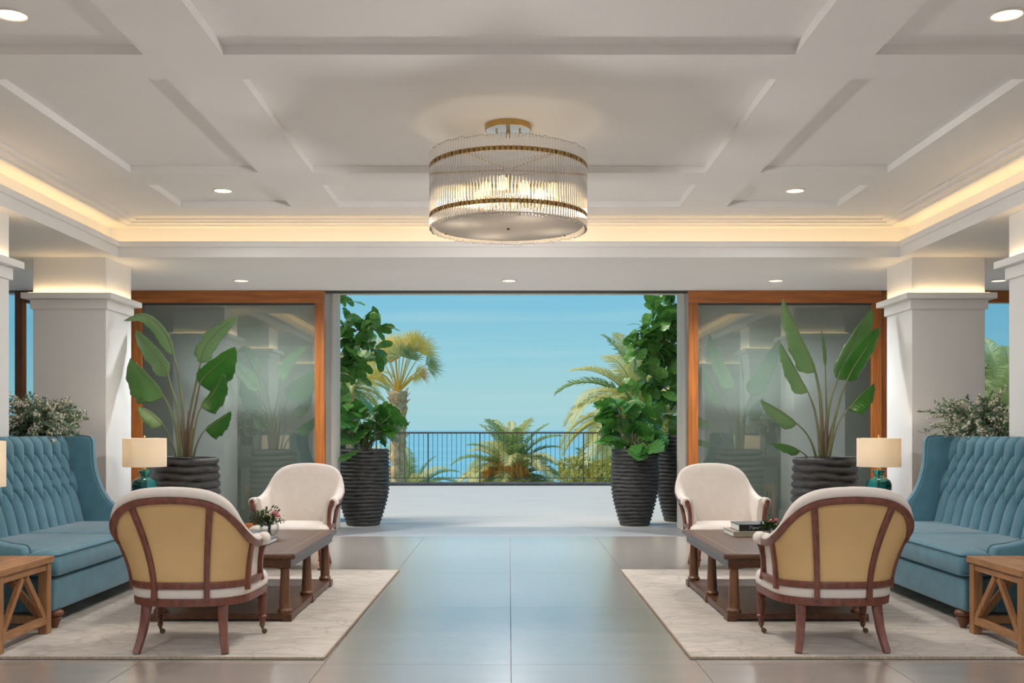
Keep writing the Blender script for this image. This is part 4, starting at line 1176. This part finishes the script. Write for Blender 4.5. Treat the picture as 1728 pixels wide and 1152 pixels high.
def fan_palm(px, py, d, label):
    rr = random.Random(8); o = W(px, py, d); g = -7.5; hh = o.z - g
    t = thing('fan_palm', label, 'palm tree', (o.x, o.y, g))
    q = MB(); rs = []
    for i in range(80):
        z = hh * i / 79; b = .205 + .02 * sin(i * 1.7) + (.03 if i % 3 == 0 else 0) + (.04 * max(0, (i - 68) / 11))
        rs.append([(b * (1 + .12 * sin(k * 2.3 + i * 1.9)) * cos(2 * pi * k / 16), b * (1 + .12 * sin(k * 2.3 + i * 1.9)) * sin(2 * pi * k / 16), z) for k in range(16)])
    q.rings(rs); obj('trunk', q, M['palmtrunk'], t, smooth=True, ang=60)
    for i in range(26):     # old leaf bases round the top
        a = i * 2.4; z = hh - rr.uniform(.0, 1.6)
        q = MB().bar((.18 * cos(a), .18 * sin(a), z - .06), (.34 * cos(a), .34 * sin(a), z + .14), .07, .02)
        obj('leaf_base', q, M['palmtrunk'], t)
    # fans
    def fan(px_, py_, r, m, ax, tilt, span=2.2, n=20, z=0.):
        c = W(px_, py_, d + z) - V((o.x, o.y, g))
        lf = obj('fan_leaf', MB().tube(crv([(0, 0, hh - .05), V((0, 0, hh)).lerp(c, .6) + V((0, 0, .05)), c], 8), [.022, .02, .018, .016, .015, .014, .013, .012], 5), M['fan'], t, smooth=True)
        q = MB(); ax3 = V((cos(ax), tilt, sin(ax))).normalized(); nrm = V((0, -1, 0)); sd = ax3.cross(nrm).normalized(); nn = sd.cross(ax3)
        for k in range(n):
            th = -span + 2 * span * (k + .5) / n
            dr = (ax3 * cos(th) + sd * sin(th) + nn * (-.25 * abs(sin(th)) + rr.uniform(-.08, .08))).normalized()
            l = r * rr.uniform(.8, 1.18) * (.8 + .2 * cos(th)); w = ax3 * -sin(th) + sd * cos(th)
            m1 = c + dr * l * .5; m2 = c + dr * l * .82 + V((0, 0, -.03 * l)); tip = c + dr * l * 1.02 + V((0, 0, -.14 * l))
            wd = r * span / n * .42; bend = nn * wd * .35
            q.add([c, m1 - w * wd, m1 + bend, m1 + w * wd, m2 - w * wd * .4, m2 + w * wd * .4, tip], [(0, 1, 2), (0, 2, 3), (1, 4, 5, 2), (2, 5, 3), (4, 6, 5)])
        obj('blade', q, M[m], lf, fix=False)
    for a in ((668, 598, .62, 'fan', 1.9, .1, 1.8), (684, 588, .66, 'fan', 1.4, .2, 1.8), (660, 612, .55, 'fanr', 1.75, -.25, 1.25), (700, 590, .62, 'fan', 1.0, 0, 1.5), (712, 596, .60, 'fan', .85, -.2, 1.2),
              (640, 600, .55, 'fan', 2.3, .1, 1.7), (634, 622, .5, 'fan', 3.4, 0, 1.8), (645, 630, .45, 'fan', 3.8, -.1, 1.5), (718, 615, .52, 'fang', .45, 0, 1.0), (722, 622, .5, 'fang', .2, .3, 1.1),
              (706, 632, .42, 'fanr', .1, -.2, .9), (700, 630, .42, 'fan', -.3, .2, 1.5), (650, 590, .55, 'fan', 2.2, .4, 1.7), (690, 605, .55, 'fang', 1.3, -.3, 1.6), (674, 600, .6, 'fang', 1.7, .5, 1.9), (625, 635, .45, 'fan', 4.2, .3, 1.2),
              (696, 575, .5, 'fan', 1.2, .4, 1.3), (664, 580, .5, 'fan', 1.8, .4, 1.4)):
        fan(*a, z=rr.uniform(-.25, .4))
    return t
fan_palm(672, 660, 30, 'golden fan palm with shaggy trunk rising behind the railing')

def shrub(px, py, d, rx, rz, label, seed, n=2600, m='shrub', name='shrub', sz=.09):
    rr = random.Random(seed); o = W(px, py, d); g = -8
    t = thing(name, label, 'shrub', (o.x, o.y, g))
    obj('stem', MB().tube([(0, 0, 0), (.1, 0, (o.z - g) * .5), (0, 0, o.z - g)], [.09, .07, .04], 7).tube([(0, 0, (o.z - g) * .5), (rx * .5, 0, o.z - g)], [.05, .02], 6), M['bark'], t, smooth=True)
    q = MB()
    lumps = [(rr.uniform(-.7, .7), rr.uniform(-.7, .7), rr.uniform(-.7, .6), rr.uniform(.3, .5)) for _ in range(16)]
    for i in range(n):
        L = lumps[i % 16]; v = V((rr.gauss(0, 1), rr.gauss(0, 1), rr.gauss(0, 1))).normalized() * L[3] * rr.uniform(.75, 1.05)
        c = V(((L[0] + v.x) * rx, (L[1] + v.y) * rx, (L[2] + v.z) * rz + o.z - g))
        a = V((rr.gauss(0, 1), rr.gauss(0, 1), rr.gauss(0, 1))).normalized(); b = a.cross(V((.3, .5, .8))).normalized()
        s_ = sz * rr.uniform(.7, 1.3)
        q.add([c - a * s_, c - b * s_ * .4, c + a * s_, c + b * s_ * .4], [(0, 1, 2, 3)])
    obj('foliage', q, M[m], t, kind='stuff', fix=False)
    return t
shrub(1000, 806, 28, .85, .65, 'yellow green bush behind the railing below the tall date palm', 41, 4200)
shrub(1058, 800, 25, .55, .65, 'pale bush behind the right ribbed pot', 42, 3000)
shrub(1692, 640, 38, 1.1, 1.0, 'leafy tree crown glimpsed through the far right window', 44, 1100, 'shrub', 'garden_tree', .16)

# ================================================================== CONSOLES AND BIG BOUQUETS BEHIND THE SOFAS
def console(label, x):
    t = thing('console_table', label, 'console table', (x, 8.14, 0))
    obj('table_top', MB().box(-.21, .21, -.80, .80, .72, .755), M['table'], t, bevel=.005)
    for sx_ in (-1, 1):
        for sy_ in (-1, 1): obj('leg', MB().box(sx_ * .17 - .025, sx_ * .17 + .025, sy_ * .75 - .025, sy_ * .75 + .025, 0, .72), M['table'], t, bevel=.003)
        obj('apron', MB().box(sx_ * .17 - .012, sx_ * .17 + .012, -.725, .725, .64, .72), M['table'], t)
    return t
console('dark console table behind the left sofa', -3.74); console('dark console table behind the right sofa', 3.74)

def bouquet(label, x, y, z, seed, reach, group=None):
    rr = random.Random(seed)
    t = thing('flower_arrangement', label, 'flowers', (x, y, z), group='wild flower arrangements')
    obj('vase', MB().lathe([(.09, .0), (.10, .02), (.105, .12), (.085, .24), (.075, .30), (.085, .345), (.083, .345), (.072, .30), (.082, .24), (.10, .12), (.095, .03), (.001, .025)], 32), M['clear'], t, smooth=True, ang=70)
    fo = MB(); bl = MB(); st_ = MB()
    mouth = V((0, 0, .33))
    for i in range(210):
        az = rr.uniform(0, 2 * pi); el = rr.uniform(-.05, 1.35) if i > 25 else rr.uniform(.0, .7)
        l = reach * rr.uniform(.45, 1.0) * (1.0 if i > 25 else 1.25) * (.72 if el > 1.0 else 1)
        d = V((cos(az) * cos(el) * .78, sin(az) * cos(el) * 1.0, sin(el) * .92))
        p0 = mouth + V((rr.uniform(-.05, .05), rr.uniform(-.05, .05), -.15)); p1 = mouth + d * l * .5 + V((0, 0, .05)); p2 = mouth + d * l + V((0, 0, -.05 * l))
        pts = crv([p0, p1, p2], 10)
        st_.tube([pts[0], pts[3], pts[6], pts[9]], [.003, .0025, .002, .0012], 3)
        flower = i % 5 in (0, 2, 3)
        for k in range(30):
            s_ = .38 + .62 * k / 29; f = s_ * 9; j = min(int(f), 8); c = pts[j].lerp(pts[j + 1], f - j)
            a = V((rr.gauss(0, 1), rr.gauss(0, 1), rr.gauss(0, .8))).normalized(); b = a.cross(d).normalized()
            if flower and k > 9:
                w = rr.uniform(.006, .012); c2 = c + a * rr.uniform(.004, .028)
                bl.add([c2 + V((w, 0, 0)), c2 + V((0, w, 0)), c2 + V((-w, 0, 0)), c2 + V((0, -w, 0)), c2 + V((0, 0, w)), c2 - V((0, 0, w))], [(0, 1, 4), (1, 2, 4), (2, 3, 4), (3, 0, 4), (1, 0, 5), (2, 1, 5), (3, 2, 5), (0, 3, 5)])
            if not flower or k % 2 == 0:
                ll = rr.uniform(.026, .052); u = (a * .8 + d * .6).normalized()
                fo.add([c, c + u * ll * .5 + b * ll * .16, c + u * ll, c + u * ll * .5 - b * ll * .16], [(0, 1, 2, 3)])
    obj('stem', st_, M['stalk'], t, kind='stuff', fix=False)
    obj('foliage', fo, M['sage'], t, kind='stuff', fix=False)
    obj('blossom', bl, M['blossom'], t, kind='stuff', fix=False, label='cream blossoms')
    return t
bouquet('cream blossom and sage arrangement above the left sofa back', -3.64, 8.02, .7555, 51, .50)
bouquet('cream blossom and sage arrangement above the right sofa back', 3.64, 8.02, .7555, 52, .52)

# ================================================================== SMALL THINGS ON THE COFFEE TABLES
def rose(parent, c, r, m, seed, nm='rose'):
    rr = random.Random(seed); q = MB(); n = 0
    for ring, (cnt, rad, hgt) in enumerate(((3, .25, .9), (5, .55, .75), (6, .85, .5), (7, 1.05, .2))):
        for k in range(cnt):
            a = 2 * pi * k / cnt + ring * .7 + rr.uniform(-.1, .1); o = V((cos(a), sin(a), 0)); tn = V((-sin(a), cos(a), 0))
            w = r * (.45 + .12 * ring)
            vs = []
            for j in range(4):
                s = j / 3
                for u in (-1, 0, 1):
                    vs.append(V(c) + o * r * rad * (.35 + .65 * s) * (1 - .12 * abs(u)) + tn * u * w * (.4 + .6 * sin(pi * (.2 + .6 * s))) + V((0, 0, r * (hgt * s - .45))))
            q.add(vs, [(j * 3 + u, j * 3 + u + 1, (j + 1) * 3 + u + 1, (j + 1) * 3 + u) for j in range(3) for u in range(2)])
    q.ball(c, r * .5, 8, 5)
    return obj(nm, q, M[m], parent, smooth=True, ang=0, fix=False)
def sprigs(parent, base, n, ln, seed, m='sprig', bias=(0, 0, 0)):
    rr = random.Random(seed); q = MB()
    for i in range(n):
        a = rr.uniform(0, 2 * pi); e = rr.uniform(.1, 1.3)
        d = (V((cos(a) * cos(e), sin(a) * cos(e), sin(e))) + V(bias)).normalized(); l = ln * rr.uniform(.6, 1)
        q.tube([base, V(base) + d * l], [.0015, .001], 3)
        for k in range(9):
            c = V(base) + d * l * (.4 + .6 * k / 8); u = (d + V((rr.gauss(0, .7), rr.gauss(0, .7), rr.gauss(0, .7)))).normalized(); b = u.cross(V((.2, .4, .9))).normalized(); s_ = .022 * rr.uniform(.8, 1.3)
            q.add([c, c + u * s_ * .6 + b * s_ * .3, c + u * s_ * 1.3, c + u * s_ * .6 - b * s_ * .3], [(0, 1, 2, 3)])
    return obj('greenery', q, M[m], parent, kind='stuff', fix=False)

vx, vy = -1.64, 7.10
tv = thing('flower_vase', 'round clear glass vase of ivory and pink flowers behind the slate books', 'vase', (vx, vy, TT))
obj('glass', MB().lathe([(.035, .0), (.045, .003), (.062, .03), (.067, .06), (.062, .09), (.052, .108), (.050, .112), (.048, .110), (.058, .09), (.063, .06), (.058, .032), (.04, .008), (.001, .007)], 32), M['clear'], tv, smooth=True, ang=70)
sprigs(tv, (0, 0, .07), 42, .15, 61, bias=(-.35, -.1, .1))
for c, r, m, s_ in (((-.005, -.05, .150), .034, 'ivory', 1), ((.045, -.03, .172), .027, 'pinkp', 2), ((.062, -.045, .150), .024, 'pink', 3), ((.02, .04, .15), .028, 'ivory', 4)):
    rs_ = rose(tv, c, r, m, s_)
st_ = MB()
for a in range(9): st_.tube([(.012 * cos(a * .7), .012 * sin(a * .7), .012), (-.008 * cos(a), .008 * sin(a), .07), (.03 * cos(a * .7), .03 * sin(a * .7), .12)], .0025, 4)
obj('stem', st_, M['sprig'], tv, kind='stuff', fix=False)
tw = MB(); tw.tube(crv([(.05, -.02, .13), (.085, -.03, .135), (.105, -.02, .15)], 6), .0015, 4); tw.tube(crv([(.05, -.02, .13), (.09, -.03, .12), (.10, -.02, .10)], 6), .0015, 4)
for p in ((.105, -.02, .15), (.095, -.03, .128), (.10, -.02, .10), (.085, -.03, .135)): tw.ball(p, .006, 6, 4)
obj('bud_twig', tw, M['ivory'], tv)

def book(name, label, x, y, z, w, d, h, rz, cover, pagecol='page', group=None):
    t = thing(name, label, 'book', (x, y, z), rz, group)
    c = .003
    obj('cover', MB().box(-w / 2, w / 2, -d / 2, d / 2, 0, c).box(-w / 2, w / 2, -d / 2, d / 2, h - c, h).box(-w / 2, w / 2, -d / 2, -d / 2 + c, c, h - c), M[cover], t)
    obj('pages', MB().box(-w / 2 + .004, w / 2 - .004, -d / 2 + c, d / 2 - .005, c, h - c), M[pagecol], t)
    return t
book('book', 'slate hardback lying lower of the pair before the glass vase', -1.64, 6.72, TT, .21, .29, .029, R(-1), 'bookblue', group='hardbacks on the vase table')
book('book', 'slate hardback topmost of the pair before the glass vase', -1.705, 6.755, TT + .0292, .22, .29, .027, R(1.5), 'bookteal', group='hardbacks on the vase table')
# right table: long spines face the camera
bk1 = book('book', 'pale taupe hardback lying beneath the black book', 1.745, 7.265, TT, .42, .32, .034, R(1), 'booktaupe', group='large books on the black book table')
bk2 = book('book', 'thick black hardback with pale script on its spine', 1.755, 7.272, TT + .0342, .35, .262, .046, R(1.5), 'bookblk', group='large books on the black book table')
# pale flourish lettering on the black spine
fq = MB()
def stroke(P, r=.0011): fq.tube(crv([(a * 1.15 + .02, -.1322, b) for a, b in P], 14), r, 4)
xo = -.075
stroke([(xo - .034, .030), (xo - .022, .034), (xo - .012, .030)]); stroke([(xo - .024, .033), (xo - .027, .022), (xo - .031, .017)])
stroke([(xo - .010, .028), (xo - .014, .020), (xo - .006, .018), (xo - .002, .027), (xo - .010, .012)])
stroke([(xo + .004, .029), (xo - .001, .022), (xo + .004, .018), (xo + .009, .024)]); stroke([(xo + .012, .026), (xo + .014, .018), (xo + .019, .026), (xo + .022, .019), (xo + .033, .036)])
obj('spine_lettering', fq, M['ink'], bk2)
tv2 = thing('bud_vase', 'small silver vase of pink roses beside the black book', 'vase', (1.785, 7.02, TT))
obj('vase_body', MB().lathe([(.022, 0), (.030, .004), (.036, .03), (.034, .055), (.024, .07), (.026, .078), (.022, .078), (.020, .06), (.001, .05)], 28), M['silver'], tv2, smooth=True, ang=70)
sprigs(tv2, (0, 0, .06), 24, .085, 63, bias=(-.5, -.2, .1))
for c, r, m, s_ in (((-.018, -.02, .118), .024, 'pink', 7), ((.018, -.01, .126), .022, 'pink', 8), ((.010, -.03, .095), .020, 'ivory', 9), ((.036, .0, .105), .02, 'pinkp', 10)):
    rose(tv2, c, r, m, s_)
